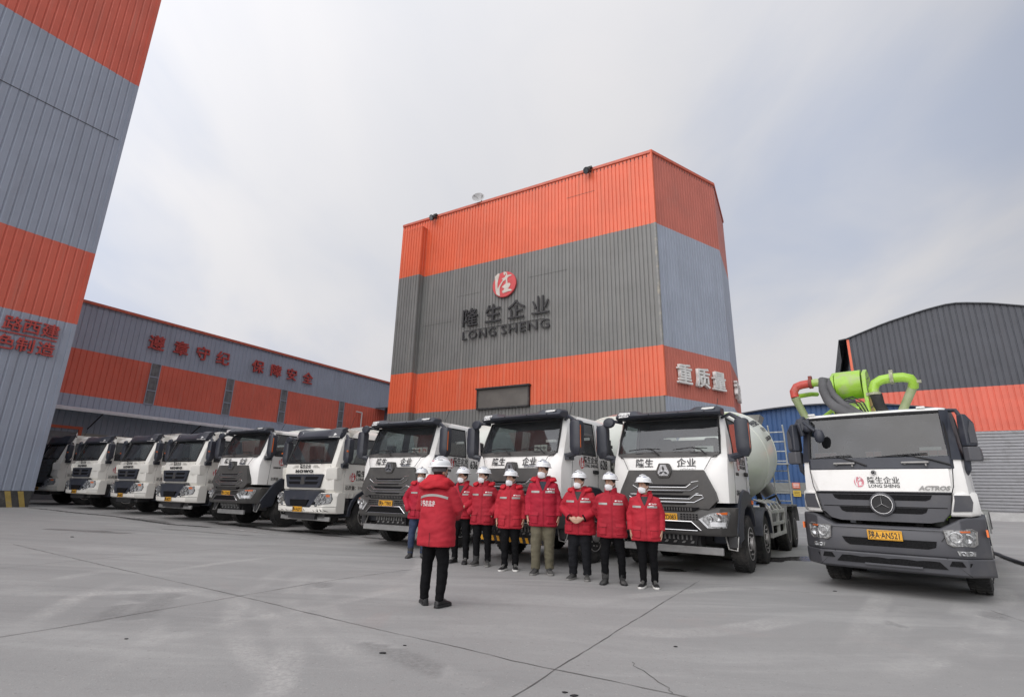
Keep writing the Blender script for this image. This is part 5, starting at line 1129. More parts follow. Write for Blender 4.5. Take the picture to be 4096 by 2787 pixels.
    for s in (1, -1):
        x0, x1 = sorted((s*.8, s*1.20)); f = MB(); f.loft([[(x_, a, b_2) for a, b_2 in arch_pts(1.35, .60, .70, R(-5), R(185))] for x_ in (x0, x1)]); f.build('fender', M_gplast, r, bevel=.02)
        stp_ = MB(); stp_.box(*sorted((s*.8, s*1.2)), .3, .72, .42, 1.15); stp_.build('step', M_gplast, r, bevel=.02)
        text('x', 'x', .01, M_ink, r, (0, 1, 1)) if False else None
    chassis(r, (1.35, 3.0, 6.6, 8.0), 9.6, False, x_out=1.0)
    # pump body behind the cab and the boom equipment over the roof
    bd = MB(); bd.box(-.9, .9, 2.6, 8.8, 1.05, 1.6); bd.build('deck', M_green, r, bevel=.03)
    tr = MB(); tr.box(-.45, .45, 2.5, 3.4, 1.6, 2.5); tr.box(-.3, .3, 3.4, 8.6, 2.35, 2.65); tr.build('boom', M_green, r, bevel=.04)
    kx = lambda x_: x_*1.10; 
    y0 = 1.25
    cy = MB((-.21, 0, .07)); cy.lathe([(-.42, 0), (-.42, .275), (.02, .275), (.02, 0)], (.0, y0+.3, 3.47), 'x', 32); cyo = cy.build('boom_joint_drum', M_green, r)
    fl = MB((-.20, 0, .06))
    for x0, x1 in ((-.50, -.44), (.04, .11)): fl.loft([[(x_, y0+.0, 3.0), (x_, y0-.04, 3.35), (x_, y0+.04, 3.64), (x_, y0+.3, 3.76), (x_, y0+.56, 3.64), (x_, y0+.64, 3.3), (x_, y0+.64, 2.86), (x_, y0, 2.86)] for x_ in (x0, x1)])
    fl.box(-.5, .1, y0-.02, y0+.4, 2.86, 3.08); fl.box(-.3, -.06, y0-.08, y0+.02, 2.9, 3.0); fl.build('joint_bracket', M_green, cyo, bevel=.01)
    pl_ = MB((-.10, 0, .05)); pl_.tube([(-1.13, y0+.1, 2.86), (-1.22, y0+.05, 3.12), (-1.27, y0, 3.30)], [.075, .072, .085], 12); pl_.build('delivery_pipe', M_pipe, r)
    pr_ = MB((-.10, 0, .05)); pr_.tube([(-1.27, y0, 3.30), (-1.28, y0, 3.42), (-1.22, y0, 3.51), (-1.12, y0+.02, 3.545), (-.97, y0+.02, 3.555)], .082, 14); pr_.build('delivery_pipe', M_pred, r)
    pg = MB((-.10, 0, .05)); pg.tube([(-.97, y0+.02, 3.555), (-.84, y0+.02, 3.56), (-.70, y0+.06, 3.53), (-.58, y0+.12, 3.42)], .078, 14); pg.build('delivery_pipe', M_green, r)
    cl = MB((-.10, 0, .05))
    cl.lathe([(-.03, .08), (-.03, .105), (.03, .105), (.03, .08)], (-.95, y0+.02, 3.555), 'x', 16); cl.box(-.98, -.92, y0-.03, y0+.06, 3.64, 3.70); cl.build('pipe_clamp', mat('rusty red clamp', (.25, .06, .045), .7, var=.2, bump=.5), r)
    hs = MB((-.245, 0, .03)); hs.tube([(-.55, y0+.2, 3.62), (-.58, y0+.0, 3.60), (-.58, y0-.06, 3.4), (-.52, y0-.10, 3.2), (-.42, y0-.12, 3.06), (-.22, y0-.12, 2.92), (-.05, y0-.05, 2.84)], [.07, .085, .085, .085, .09, .09, .09], 14)
    hs.tube([(-.48, y0+.1, 3.62), (-.48, y0-.02, 3.5), (-.42, y0-.06, 3.3), (-.28, y0-.08, 3.1), (-.06, y0-.06, 2.92), (.08, y0+.0, 2.84)], [.05, .06, .065, .07, .07, .07], 12); hs.build('wrapped_hose', M_hose, r)
    st = MB((-.08, 0, .04)); st.tube([(-1.0, y0+.4, 2.86), (-.62, y0+.4, 3.12)], .04, 8); st.tube([(-.62, y0+.2, 3.34), (-.60, y0+.2, 3.1), (-.52, y0+.2, 2.88)], [.1, .13, .1], 10); st.box(-1.1, -.9, y0+.2, y0+.5, 2.84, 2.90); st.tube([(-1.22, y0, 3.33), (-1.05, y0+.3, 3.40), (-.98, y0+.5, 3.42)], .045, 8); st.build('brace', M_green, r)
    e1 = MB((-.37, 0, -.01)); e1.tube([(.38, y0, 3.28), (.375, y0, 3.38), (.42, y0, 3.48), (.52, y0+.02, 3.54), (.68, y0+.02, 3.555), (.86, y0+.02, 3.55), (.97, y0+.04, 3.51), (1.0, y0+.06, 3.44), (.98, y0+.1, 3.36)], .086, 14); e1.build('delivery_pipe', M_green, r)
    e2 = MB((-.37, 0, -.01)); e2.tube([(.98, y0+.1, 3.38), (.84, y0+.12, 3.12), (.68, y0+.14, 2.82)], [.078, .072, .075], 12); e2.build('delivery_pipe', M_pipe, r)
    rc = MB((-.37, 0, -.01)); rc.lathe([(-.028, .09), (-.028, .112), (.028, .112), (.028, .09)], (.69, y0+.02, 3.555), 'x', 16); rc.box(.66, .72, y0-.02, y0+.06, 3.64, 3.70); rc.lathe([(-.02, .09), (-.02, .108), (.02, .108), (.02, .09)], (.38, y0, 3.29), 'z', 16); rc.box(.25, .30, y0-.04, y0+.04, 3.26, 3.32); rc.box(1.05, 1.12, y0, y0+.05, 3.42, 3.47); rc.build('pipe_clamp', mat('cement caked clamp', (.33, .34, .24), .85, var=.25, vscale=20, bump=.7), r)
    bh = MB((-.37, 0, -.01)); bh.tube([(.40, y0+.02, 3.28), (.42, y0+.06, 3.08), (.52, y0+.1, 2.84)], [.10, .095, .09], 12); bh.build('rubber_hose', M_rub, r)
    cb = MB((-.37, 0, -.01)); cb.cyl((.22, y0+.1, 2.90), (.50, y0+.1, 2.90), .045, 10); cb.tube([(.12, y0+.2, 3.2), (.15, y0+.18, 3.08), (.28, y0+.15, 3.06), (.36, y0+.12, 3.14)], .012, 6); cb.build('hydraulic_ram', M_steel, r)
    hl = MB((-.2, 0, .05))
    for k in range(3): hl.tube([(-.46+k*.03, y0-.02+k*.02, 2.86), (-.50+k*.02, y0-.08, 3.05+k*.03), (-.34+k*.1, y0-.10, 3.16+k*.02), (-.1+k*.06, y0-.06, 3.08), (.0+k*.04, y0-.02, 2.88)], .011, 5)
    hl.tube([(.12, y0+.1, 3.3), (.2, y0+.02, 3.16), (.3, y0, 2.9)], .012, 5); split(hl, 'hydraulic_line', M_rub, r)
    bt = MB((-.2, 0, .06))
    for a in range(8): bt.cyl((.108, y0+.3+.2*math.cos(a*.785), 3.41+.2*math.sin(a*.785)), (.125, y0+.3+.2*math.cos(a*.785), 3.41+.2*math.sin(a*.785)), .016, 6)
    for a in range(5): bt.cyl((-.45+a*.12, y0-.045, 3.04), (-.45+a*.12, y0-.02, 3.04), .014, 6)
    split(bt, 'bolt', M_steel, r)
    return r
pump_truck()
# ================================================================== PEOPLE
M_skin = mat('skin', (.50, .305, .215), .55, var=.06, vscale=20)
M_hair = mat('black hair', (.016, .014, .013), .6, var=.3, vscale=40)
M_jack = mat('red work jacket', (.385, .016, .031), .75, var=.1, vscale=3, bump=.35, bscale=28, spec=.3)
M_hood = mat('bright red hood', (.50, .018, .030), .7, var=.08, vscale=6, bump=.35, bscale=28, spec=.3)
M_tape = mat('reflective tape', (.33, .325, .31), .35, var=.05)
M_helm = mat('white hard hat', (.80, .81, .82), .22, var=.02, coat=.5, dirt=(.6, .6, .58), dscale=7, dlo=.6, dhi=.9)
M_mask = mat('white face mask', (.80, .80, .82), .85, var=.03, bump=.3, bscale=60)
M_trb = mat('black trousers', (.0065, .0065, .0075), .9, var=.2, vscale=8, bump=.3, bscale=40, spec=.15)
M_trd = mat('charcoal trousers', (.013, .0135, .016), .9, var=.2, vscale=8, bump=.3, bscale=40, spec=.15)
M_tro = mat('olive trousers', (.125, .112, .074), .85, var=.12, vscale=8, bump=.3, bscale=40)
M_trj = mat('blue jeans', (.025, .040, .085), .85, var=.2, vscale=8, bump=.3, bscale=40)
M_boot = mat('dusty black boot', (.035, .035, .035), .7, var=.3, dirt=(.14, .135, .125), dscale=9, dlo=.45, dhi=.8)
M_shoe = mat('black shoe', (.014, .014, .015), .5, var=.2)
M_sole = mat('white sole', (.66, .65, .62), .6)
M_gsole = mat('grey sole', (.2, .195, .185), .7)
M_bink = mat('blue hat print', (.03, .06, .22), .5)
M_dtee = mat('dark undershirt', (.03, .035, .05), .85)

def remesh(mb, vox, it, m, name, wr=0.0, seed=0):
    me = mb.mesh(name, m); o = bpy.data.objects.new('tmp', me); COL.objects.link(o)
    a = o.modifiers.new('r', 'REMESH'); a.mode = 'VOXEL'; a.voxel_size = vox
    b = o.modifiers.new('s', 'SMOOTH'); b.iterations = it; b.factor = .5
    dg = bpy.context.evaluated_depsgraph_get(); dg.update()
    r = bpy.data.meshes.new_from_object(o.evaluated_get(dg)); bpy.data.objects.remove(o); bpy.data.meshes.remove(me)
    r.name = name
    if wr:
        n = [v.normal.copy() for v in r.vertices]; sd_ = Vector((seed*3.7, seed*1.3, seed*2.1))
        for v, q in zip(r.vertices, n):
            p = v.co
            f = noise.noise(Vector((p.x*5, p.y*5, p.z*13)) + sd_) + .6*noise.noise(Vector((p.x*12+p.z*6, p.y*12, p.z*22)) + sd_)
            v.co = p + q*(wr*f)
    r.materials.clear(); r.materials.append(m)
    r.polygons.foreach_set('use_smooth', [True]*len(r.polygons)); r.update(); return r
def bvh_of(me): return BVHTree.FromPolygons([v.co.copy() for v in me.vertices], [tuple(p.vertices) for p in me.polygons])
def cast(bv, x, z, side, off):
    """point on the garment seen from the front (side -1) or the back (+1)"""
    h = bv.ray_cast(Vector((x, side*1.5, z)), Vector((0, -side, 0)))
    if h[0] is None: return None
    return h[0] + Vector((0, side*off, 0))
def patch(bv, fx, nu, nv, side, off):
    """cloth patch laid on a garment; fx(u, v) -> (x, z); off(u, v) -> stand-off"""
    mb = MB(); g = []
    last = None
    for j in range(nv+1):
        for i in range(nu+1):
            u, v = i/nu, j/nv; x, z = fx(u, v); p = cast(bv, x, z, side, off(u, v)) or cast(bv, x*.93, z, side, off(u, v)) or last
            if p is None: return None
            last = p; g.append(p)
    mb.add(g, [(j*(nu+1)+i, j*(nu+1)+i+1, (j+1)*(nu+1)+i+1, (j+1)*(nu+1)+i) for j in range(nv) for i in range(nu)]); return mb
def rect(x0, x1, z0, z1, lift=0.0): return lambda u, v: (x0+(x1-x0)*u, z0+(z1-z0)*v + lift*4*u*(1-u))
def print_on(name, s, size, m, parent, bv, x, z, side, off=.004, bold=0.0, rot=0.0):
    me = textmesh(s, size, m, depth=.001, bold=bold).copy(); c, q = math.cos(rot), math.sin(rot)
    for v in me.vertices:
        a, b = v.co.x*(-side), v.co.y; a, b = a*c-b*q, a*q+b*c
        p = cast(bv, x+a, z+b, side, off+v.co.z); 
        v.co = p if p else Vector((x+a, side*.2, z+b))
    return link(name, me, parent)
def rotz(pts, a, c=(0, .01)):
    k, s = math.cos(a), math.sin(a); return [((x-c[0])*k-(y-c[1])*s+c[0], (x-c[0])*s+(y-c[1])*k+c[1], z) for x, y, z in pts]
ARMS = {'down': lambda s: [(s*.180, .012, 1.375), (s*.247, .035, 1.15), (s*.255, -.025, .91), (s*.25, -.05, .78)],
        'clasp': lambda s: [(s*.180, .012, 1.375), (s*.285, .0, 1.16), (s*.125, -.235, 1.01), (s*.015, -.285, .96)],
        'pocket': lambda s: [(s*.180, .012, 1.375), (s*.315, .06, 1.16), (s*.225, -.125, .945), (s*.165, -.075, .875)],
        'behind': lambda s: [(s*.180, .012, 1.375), (s*.275, .10, 1.17), (s*.16, .19, .97), (s*.02, .22, .93)],
        'front': lambda s: [(s*.180, .012, 1.375), (s*.272, -.03, 1.17), (s*.15, -.24, 1.06), (s*.05, -.28, 1.02)]}
def person(label, x, y, Ht, rz, yaw, arms='down', tr=None, shoe=None, sole=None, boots=False, hem=.73, hood=True, badge=False, open_neck=None, glasses=False, stance=(.0, .0), feet=((-.10, 0), (.10, 0)), girth=1.0, baggy=1.0, helmet='blue', back=False, cuffs=False, seed=1, big_hood=False, toe=(14, 14), long=False):
    k = (Ht-.045)/1.75
    jk = mat('red work jacket %d' % (seed % 4), [(.385, .016, .031), (.35, .016, .030), (.41, .020, .034), (.37, .014, .034)][seed % 4], .75, var=.12, vscale=3, bump=.45, bscale=24, spec=.3)
    r = thing('person', label, 'person', (x, y, gz(x)), R(rz), 'workers in red jackets and white hard hats'); r.scale = (k, k, k)
    aa = arms if isinstance(arms, (tuple, list)) else (arms, arms)
    P = {s: ARMS[aa[0] if s < 0 else aa[1]](s) for s in (-1, 1)}
    for s in (-1, 1): P[s] = [((px*girth if i < 2 else px), py, pz) for i, (px, py, pz) in enumerate(P[s])]
    yw = R(yaw)
    # --- body: one continuous surface
    b = MB(); n = 20
    hd = [(1.512, .022, -.082, -.02), (1.53, .046, -.10, .02), (1.56, .062, -.105, .06), (1.60, .072, -.104, .085), (1.64, .076, -.102, .096), (1.68, .077, -.096, .098), (1.71, .07, -.083, .09), (1.735, .05, -.058, .066), (1.75, .02, -.02, .03)]
    b.loft([rotz([(hw*math.cos(a), (y0+y1)/2+(y1-y0)/2*math.sin(a), z) for a in [2*math.pi*i/n for i in range(n)]], yw) for z, hw, y0, y1 in hd])
    for c, q in (((0, -.108, 1.598), (.015, .022, .028)), ((0, -.094, 1.652), (.052, .014, .010)), ((0, -.104, 1.552), (.025, .010, .009)), ((-.08, .0, 1.615), (.011, .022, .031)), ((.08, .0, 1.615), (.011, .022, .031))):
        e = MB(); e.ell((0, 0, 0), *q, 12, 8); c = rotz([c], yw)[0]; kk, ss_ = math.cos(yw), math.sin(yw)
        b.add([(c[0]+vx*kk-vy*ss_, c[1]+vx*ss_+vy*kk, c[2]+vz) for vx, vy, vz in e.v], e.f)
    b.tube([(0, .035, 1.36), (0, .025, 1.46), (0, .012, 1.56)], [.075, .060, .058], 14)
    b.loft([[(hw*math.cos(a), dp*math.sin(a), z) for a in [2*math.pi*i/n for i in range(n)]] for z, hw, dp in ((.84, .13, .09), (1.0, .13, .085), (1.2, .14, .09), (1.36, .15, .085), (1.43, .12, .07))])
    for s in (-1, 1):
        a0, a1, a2, a3 = [Vector(p) for p in P[s]]
        b.tube([(s*.08, .01, 1.38), a0, (a0+a1)/2, a1, (a1+a2)/2, a2, a2+(a3-a2)*.15], [.05, .048, .045, .040, .036, .028, .027], 12)
        d = (a3-a2).normalized(); side_ = Vector((0, -1, 0)) if abs(d.z) > .8 else Vector((0, 0, 1)); lat = (side_ - d*side_.dot(d)).normalized(); nrm = d.cross(lat)
        if (nrm.x*s) > 0: nrm = -nrm
        w0 = a2+d*.03; b.loft([[w0+d*t + lat*(ww*math.cos(q)) + nrm*(hh*math.sin(q)) for q in [2*math.pi*i/12 for i in range(12)]] for t, ww, hh in ((0, .026, .022), (.03, .038, .018), (.07, .042, .016), (.085, .038, .013))])
        curl = nrm*.35 if aa[0 if s < 0 else 1] in ('down',) else nrm*.55
        for i, ln in enumerate((.066, .074, .070, .056)):
            base = w0+d*.078+lat*(.030-.0205*i); f1 = base+d*ln*.5+curl*ln*.15; f2 = f1+(d*.75+curl*.9)*ln*.32; f3 = f2+(d*.35+curl*1.4)*ln*.26
            b.tube([base, f1, f2, f3], [.0098, .0092, .0085, .007], 8)
        tb = w0+d*.02+lat*.03; b.tube([tb, tb+lat*.022+d*.026+nrm*.008, tb+lat*.024+d*.052+nrm*.018, tb+lat*.018+d*.070+nrm*.024], [.013, .0115, .010, .0085], 8)
        fx, fy = feet[0 if s < 0 else 1]
        b.tube([(s*.085, 0, .90), (s*.095+fx*.0, 0, .80), (fx*.92, fy*.4-.005, .48), (fx, fy+.026, .12), (fx, fy+.0, .05)], [.075, .07, .045, .035, .035], 12)
    body = remesh(b, .0078, 2, M_skin, 'body'); bo = link('body', body, r)
    for s in (-1, 1):                                                   # eyes and brows
        c = rotz([(s*.032, -.098, 1.632)], yw)[0]; e = MB(); e.ell(c, .0135, .0085, .0065, 10, 6); eo = e.build('eye', mat('eye white', (.55, .52, .5), .3), r)
        c2 = rotz([(s*.031, -.1055, 1.632)], yw)[0]; e = MB(); e.ell(c2, .0065, .003, .0062, 10, 6); e.build('iris', M_hair, eo)
        q = MB(); q.tube(rotz([(s*.014, -.108, 1.650), (s*.034, -.107, 1.657), (s*.054, -.094, 1.650)], yw), [.003, .0042, .002], 6); q.build('eyebrow', M_hair, r)
    h = MB(); rings = []
    for z, o in ((1.565, .003), (1.59, .008), (1.63, .010), (1.67, .012), (1.70, .012)):
        za = [q for q in hd if q[0] <= z][-1]; zb = [q for q in hd if q[0] >= z][0]; t = 0 if za is zb else (z-za[0])/(zb[0]-za[0]); hw = za[1]+(zb[1]-za[1])*t+o; y0 = za[2]+(zb[2]-za[2])*t-o; y1 = za[3]+(zb[3]-za[3])*t+o
        a_lo = -62 if z > 1.69 else -38 if z > 1.64 else -14 if z > 1.6 else 20
        rings.append(rotz([(hw*math.cos(R(a)), (y0+y1)/2+(y1-y0)/2*math.sin(R(a)), z) for a in np.linspace(a_lo, 180-a_lo, 23)], yw))
    h.loft(rings, caps=False, closed=False); h.build('hair', M_hair, r)
    # --- helmet
    hm_ = MB(); rings = []; tilt = R(4)
    base = 1.703
    for t, f in ((0, 1.0), (.2, 1.0), (.45, .94), (.65, .82), (.8, .66), (.92, .42), (1.0, .08)):
        rings.append([(.122*f*math.cos(a), .003+.148*f*math.sin(a), base+.102*t) for a in [2*math.pi*i/36 for i in range(36)]])
    brim = []
    for o, dz in ((.0, -.0), (.018, -.012), (.022, -.016), (.018, -.018), (-.004, -.004)):
        brim.append([((.122+o)*math.cos(a), .003+(.148+o+(max(0, -math.sin(a))**3)*(.034 if o > 0 else 0))*math.sin(a), base+dz-(max(0, -math.sin(a))**2)*(.006 if o > 0 else 0)) for a in [2*math.pi*i/36 for i in range(36)]])
    hm_.loft(brim[::-1]+rings, caps=False); hm_.tube([(0, -.128, base+.052), (0, -.10, base+.091), (0, -.03, base+.112), (0, .05, base+.109), (0, .11, base+.08)], [.006, .012, .014, .012, .006], 8)
    hm_.v = rotz([(vx, vy*math.cos(tilt)-(vz-base)*math.sin(tilt)*-1*0+vy*0, vz - vy*math.sin(tilt)*.6) for vx, vy, vz in hm_.v], yw)
    hme = hm_.mesh('hard_hat', M_helm, 30); ho = link('hard_hat', hme, r)
    hb = BVHTree.FromPolygons([Vector(v) for v in hm_.v], hm_.f); ctr = Vector(rotz([(0, .003, base+.02)], yw)[0])
    def on_h(a, el, off=.0015):
        d = Vector((math.cos(el)*math.sin(a+yw), -math.cos(el)*math.cos(a+yw), math.sin(el))); q = hb.ray_cast(ctr+d*.6, -d); return (q[0] if q[0] else ctr+d*.13)+d*off
    mk = {'blue': M_bink, 'black': M_ink, 'faint': mat('faded blue print', (.25, .32, .45), .5)}[helmet]
    for a0, a1 in ((28, 66), (-66, -28)) if not back else ((112, 150), (-150, -112), (28, 60)):
        for el in (22, 30):
            sm_ = MB(); vs = []
            for i in range(9):
                a = R(a0+(a1-a0)*i/8); vs += [on_h(a, R(el)), on_h(a, R(el+3.2))]
            sm_.add(vs, [(2*i, 2*i+1, 2*i+3, 2*i+2) for i in range(8)]); sm_.build('hat_stripe', mk, ho)
    ca = R(180) if back else 0
    for s_, sz, el0 in ((('310', .040, 24),) if back else (('秦北商砼', .020, 24),)):
        me = textmesh(s_, sz, M_ink if back else mk, depth=.0005, bold=.0006).copy()
        for v in me.vertices: v.co = on_h(ca+v.co.x/.135, R(el0)+v.co.y/.14, .002)
        link('hat_lettering', me, ho)
    if back:
        sm_ = MB(); vs = []
        for i in range(7):
            a = ca+R(-11+22*i/6); vs += [on_h(a, R(12)), on_h(a, R(19))]
        sm_.add(vs, [(2*i, 2*i+1, 2*i+3, 2*i+2) for i in range(6)]); sm_.build('hat_sticker', mat('crimson sticker', (.4, .02, .06), .5), ho)
        sb = MB(); sb.loft([rotz([((.094+o)*math.cos(R(a)), .0+(.118+o)*math.sin(R(a)), z) for a in np.linspace(-10, 190, 21)], yw) for z, o in ((1.615, -.01), (1.625, .0), (1.665, .004), (1.668, -.004))], caps=False, closed=False); sb.build('head_band', mat('grey strap', (.10, .10, .105), .6), ho)
    # --- mask
    m = MB(); g = []; NU, NV = 16, 10
    for j in range(NV+1):
        for i in range(NU+1):
            u, v = i/NU*2-1, j/NV; a = u*R(64)
            hz = (.056-.026*abs(u)**1.5); z = 1.552 + hz*(1-2*v) + .004*(1-abs(u)); bul = .034*(1-abs(u)**1.3)*(1-abs(2*v-1)**2.2)
            rr = .082 + .002; yv = -(.104+bul)*math.cos(a)**.8 + .02*v*v*(1-abs(u)) - .006*(1-v)*(1-abs(u)*2 if abs(u) < .5 else 0)
            g.append((rr*math.sin(a)*(1-.08*v), yv-.006, z))
    m.add(rotz(g, yw), [(j*(NU+1)+i, j*(NU+1)+i+1, (j+1)*(NU+1)+i+1, (j+1)*(NU+1)+i) for j in range(NV) for i in range(NU)]); mo = m.build('face_mask', M_mask, r, sharp=60)
    st = MB()
    for s in (-1, 1):
        for z0, z1 in ((1.580, 1.635), (1.528, 1.582)): st.tube(rotz([(s*.074, -.048, z0), (s*.086, -.01, (z0+z1)/2+.002), (s*.090, .024, z1)], yw), .0022, 5)
    split(st, 'ear_loop', M_mask, mo)
    if glasses:
        gl = MB()
        for s in (-1, 1):
            gl.tube(rotz([(s*.034+.026*math.cos(a), -.116+.004*abs(math.cos(a)), 1.632+.017*math.sin(a)) for a in np.linspace(0, 2*math.pi, 17)[:-1]], yw), .0022, 5, closed=True); gl.tube(rotz([(s*.060, -.112, 1.636), (s*.082, -.05, 1.637), (s*.086, .01, 1.63)], yw), .002, 5)
        gl.tube(rotz([(-.008, -.117, 1.636), (.008, -.117, 1.636)], yw), .002, 5); gl.build('glasses', M_black, r)
    # --- jacket
    j = MB(); rgs = []; n = 28
    G_ = girth
    for z, hw, dp, yo in ((hem, .238, .165, .0), (hem+.02, .243, .17, 0), (.88, .240, .168, 0), (1.02, .228, .158, 0), (1.16, .226, .152, .0), (1.29, .230, .148, .005), (1.37, .198, .130, .012), (1.42, .146, .112, .018), (1.46, .100, .092, .02), (1.49, .088, .084, .018)):
        gg = G_ if z < 1.3 else 1+(G_-1)*.6
        rgs.append([(hw*gg*math.copysign(abs(math.cos(a))**.8, math.cos(a)), yo+dp*gg*math.copysign(abs(math.sin(a))**.88, math.sin(a)), z) for a in [2*math.pi*i/n for i in range(n)]])
    j.loft(rgs)
    for s in (-1, 1):
        a0, a1, a2, a3 = [Vector(p) for p in P[s]]; e = a2+(a3-a2)*.05
        j.tube([(s*.085, .014, 1.415), a0, a0+(a1-a0)*.5, a1, a1+(a2-a1)*.5, a2, e], [.062, .079, .076, .070, .064, .057, .054], 16)
    jm_ = remesh(j, .013, 4, jk, 'jacket', .0105, seed); jo = link('jacket', jm_, r)
    bv = bvh_of(jm_); S = 1 if back else -1
    zp = 1.265
    if back:
        t = patch(bv, rect(-.20, .20, 1.275, 1.305, .035), 16, 2, 1, lambda u, v: .005); t.build('reflective_stripe', M_tape, jo)
        print_on('back_lettering', '隆生企业', .050, M_whiteink, jo, bv, .055, 1.215, 1, .006, .0006); print_on('back_lettering', 'LONG SHENG', .0265, M_whiteink, jo, bv, .055, 1.188, 1, .006, .0004)
        me = polymesh('back_emblem', [[(px*.034, py*.042) for px, py in SEAL]], M_whiteink, .001)
        for v in me.vertices:
            q = cast(bv, .185-v.co.x, 1.218+v.co.y, 1, .006); v.co = q if q else v.co
        link('back_emblem', me, jo)
        vt = patch(bv, rect(-.006, .006, hem+.005, hem+.17), 1, 6, 1, lambda u, v: .002); vt.build('back_vent', mat('dark red fold', (.18, .01, .016), .8), jo)
    else:
        for x0, x1 in ((-.195, -.055), (.045, .195)):
            t = patch(bv, rect(x0*G_, x1*G_, zp, zp+.034), 8, 2, -1, lambda u, v: .006)
            if t: t.build('reflective_stripe', M_tape, jo)
        z = patch(bv, rect(-.03, .018, hem+.005, 1.42), 3, 24, -1, lambda u, v: .006 if .05 < u < .95 else .0); z.build('placket', jk, jo)
        zl = patch(bv, lambda u, v: (.019+.003*u, hem+.01+(1.41-hem)*v), 1, 22, -1, lambda u, v: .004); zl.build('placket_edge', mat('dark red fold', (.18, .01, .016), .8), jo)
        for s in (-1, 1):
            cx = s*.138*G_; w = .068
            pz0, pz1 = hem+.045, hem+.215
            e_ = lambda u, v: .020*min(1, 9*min(u, 1-u))*min(1, 8*min(v, 1-v)+.15)
            pk = patch(bv, rect(cx-w, cx+w, pz0, pz1), 12, 10, -1, e_); 
            if pk: po = pk.build('pocket', jk, jo)
            fl = patch(bv, rect(cx-w-.006, cx+w+.006, pz1-.035, pz1+.022), 10, 4, -1, lambda u, v: .026*(1-v*.75) if .02 < u < .98 else .012)
            if fl and pk: fl.build('pocket_flap', jk, po)
            dkf = patch(bv, rect(cx-w, cx+w, pz1-.043, pz1-.036), 8, 1, -1, lambda u, v: .0225)
            if dkf and pk: dkf.build('flap_edge', mat('dark red fold', (.18, .01, .016), .8), po)
        print_on('chest_lettering', '隆生企业', .026, M_whiteink, jo, bv, .145, zp+.055, -1, .004, .0006)
        em_ = MB(); q = [cast(bv, .083+.012*math.cos(a), zp+.065+.012*math.sin(a), -1, .005) for a in np.linspace(0, 2*math.pi, 15)[:-1]]
        if all(q): em_.add(q, [tuple(range(14))]); em_.build('chest_emblem', M_whiteink, jo)
        if badge:
            t = patch(bv, rect(.085, .150, zp+.012, zp+.038), 4, 2, -1, lambda u, v: .010); bo_ = t.build('name_badge', mat('white badge', (.75, .75, .74), .35), jo)
            t = patch(bv, rect(.092, .143, zp+.019, zp+.024), 4, 1, -1, lambda u, v: .0115); t.build('badge_lettering', M_ink, bo_)
    for s in (-1, 1):                                                   # cuffs
        a2, a3 = Vector(P[s][2]), Vector(P[s][3]); d = (a3-a2).normalized(); e = a2+(a3-a2)*.05
        c = MB(); c.tube([e-d*.025, e-d*.008, e+d*.002], [.0595, .060, .057], 16, caps=False); c.build('cuff', M_trb if cuffs else jk, jo)
    ck = MB(); ang = np.linspace(-62 if open_neck else -80, 242 if open_neck else 260, 27); flare = .022 if open_neck else .006
    ck.loft([[((w)*math.cos(R(a)), .018+(w*.98)*math.sin(R(a)), z - (.05 if math.sin(R(a)) < 0 else .0)*max(0, -math.sin(R(a)))*(.6 if open_neck else .25)) for a in ang] for w, z in ((.098, 1.455), (.094, 1.50), (.090+flare*.5, 1.548), (.100+flare, 1.552), (.106+flare*.6, 1.50), (.112, 1.455))], caps=False, closed=False); co_ = ck.build('collar', jk, jo)
    if open_neck:
        vz = patch(bv, lambda u, v: ((u-.5)*.13*(v**.8), 1.30+.15*v), 8, 8, -1, lambda u, v: .0075)
        if vz: vz.build('undershirt', {'tee': M_dtee, 'black': M_black, 'shirt': M_black}[open_neck], r)
        lp_ = MB()
        for s in (-1, 1): lp_.loft([[(s*.01, -.150, 1.30), (s*.03, -.150, 1.30)], [(s*.055, -.128, 1.42), (s*.11, -.118, 1.40)], [(s*.085, -.075, 1.50), (s*.135, -.05, 1.475)], [(s*.095, .0, 1.53), (s*.135, .02, 1.50)]], caps=False, closed=False)
        split(lp_, 'lapel', jk, jo)
        tb = MB(); tb.tube([(0, .03, 1.40), (0, .022, 1.475)], [.085, .066], 16); tb.build('undershirt', M_dtee if open_neck == 'tee' else M_black, r)
    if hood:
        hk = MB()
        if big_hood:
            hk.loft([[((w+ex*math.cos(a))*math.cos(a)*.98, .05+dp*math.sin(a)+yo, z+.012*math.sin(3*a+1)) for a in [2*math.pi*i/24 for i in range(24)]] for z, w, dp, ex, yo in ((1.405, .19, .115, 0, .06), (1.43, .215, .135, .01, .055), (1.475, .20, .14, .01, .045), (1.52, .155, .125, .0, .035), (1.565, .120, .10, 0, .03), (1.58, .10, .085, 0, .025))])
            hk.tube([(-.20, -.03, 1.45), (-.16, .08, 1.50), (-.05, .17, 1.50), (.08, .185, 1.47), (.19, .12, 1.435), (.225, .0, 1.44)], [.03, .05, .055, .055, .05, .03], 12)
        else:
            hk.tube([(-.125, -.085, 1.455), (-.185, -.02, 1.475), (-.175, .075, 1.49), (-.09, .135, 1.49), (0, .15, 1.485), (.09, .135, 1.49), (.175, .075, 1.49), (.185, -.02, 1.475), (.125, -.085, 1.455)], [.016, .036, .044, .05, .052, .05, .044, .036, .016], 12)
            for s in (-1, 1): hk.loft([[(s*.10, -.07, 1.47), (s*.20, -.055, 1.462), (s*.245, .02, 1.455), (s*.20, .09, 1.47), (s*.11, .05, 1.50)], [(s*.10, -.06, 1.495), (s*.185, -.04, 1.492), (s*.222, .02, 1.482), (s*.18, .08, 1.50), (s*.11, .05, 1.53)]])
        hmm = remesh(hk, .012, 3, M_hood, 'hood', .008, seed+5); link('hood', hmm, jo)
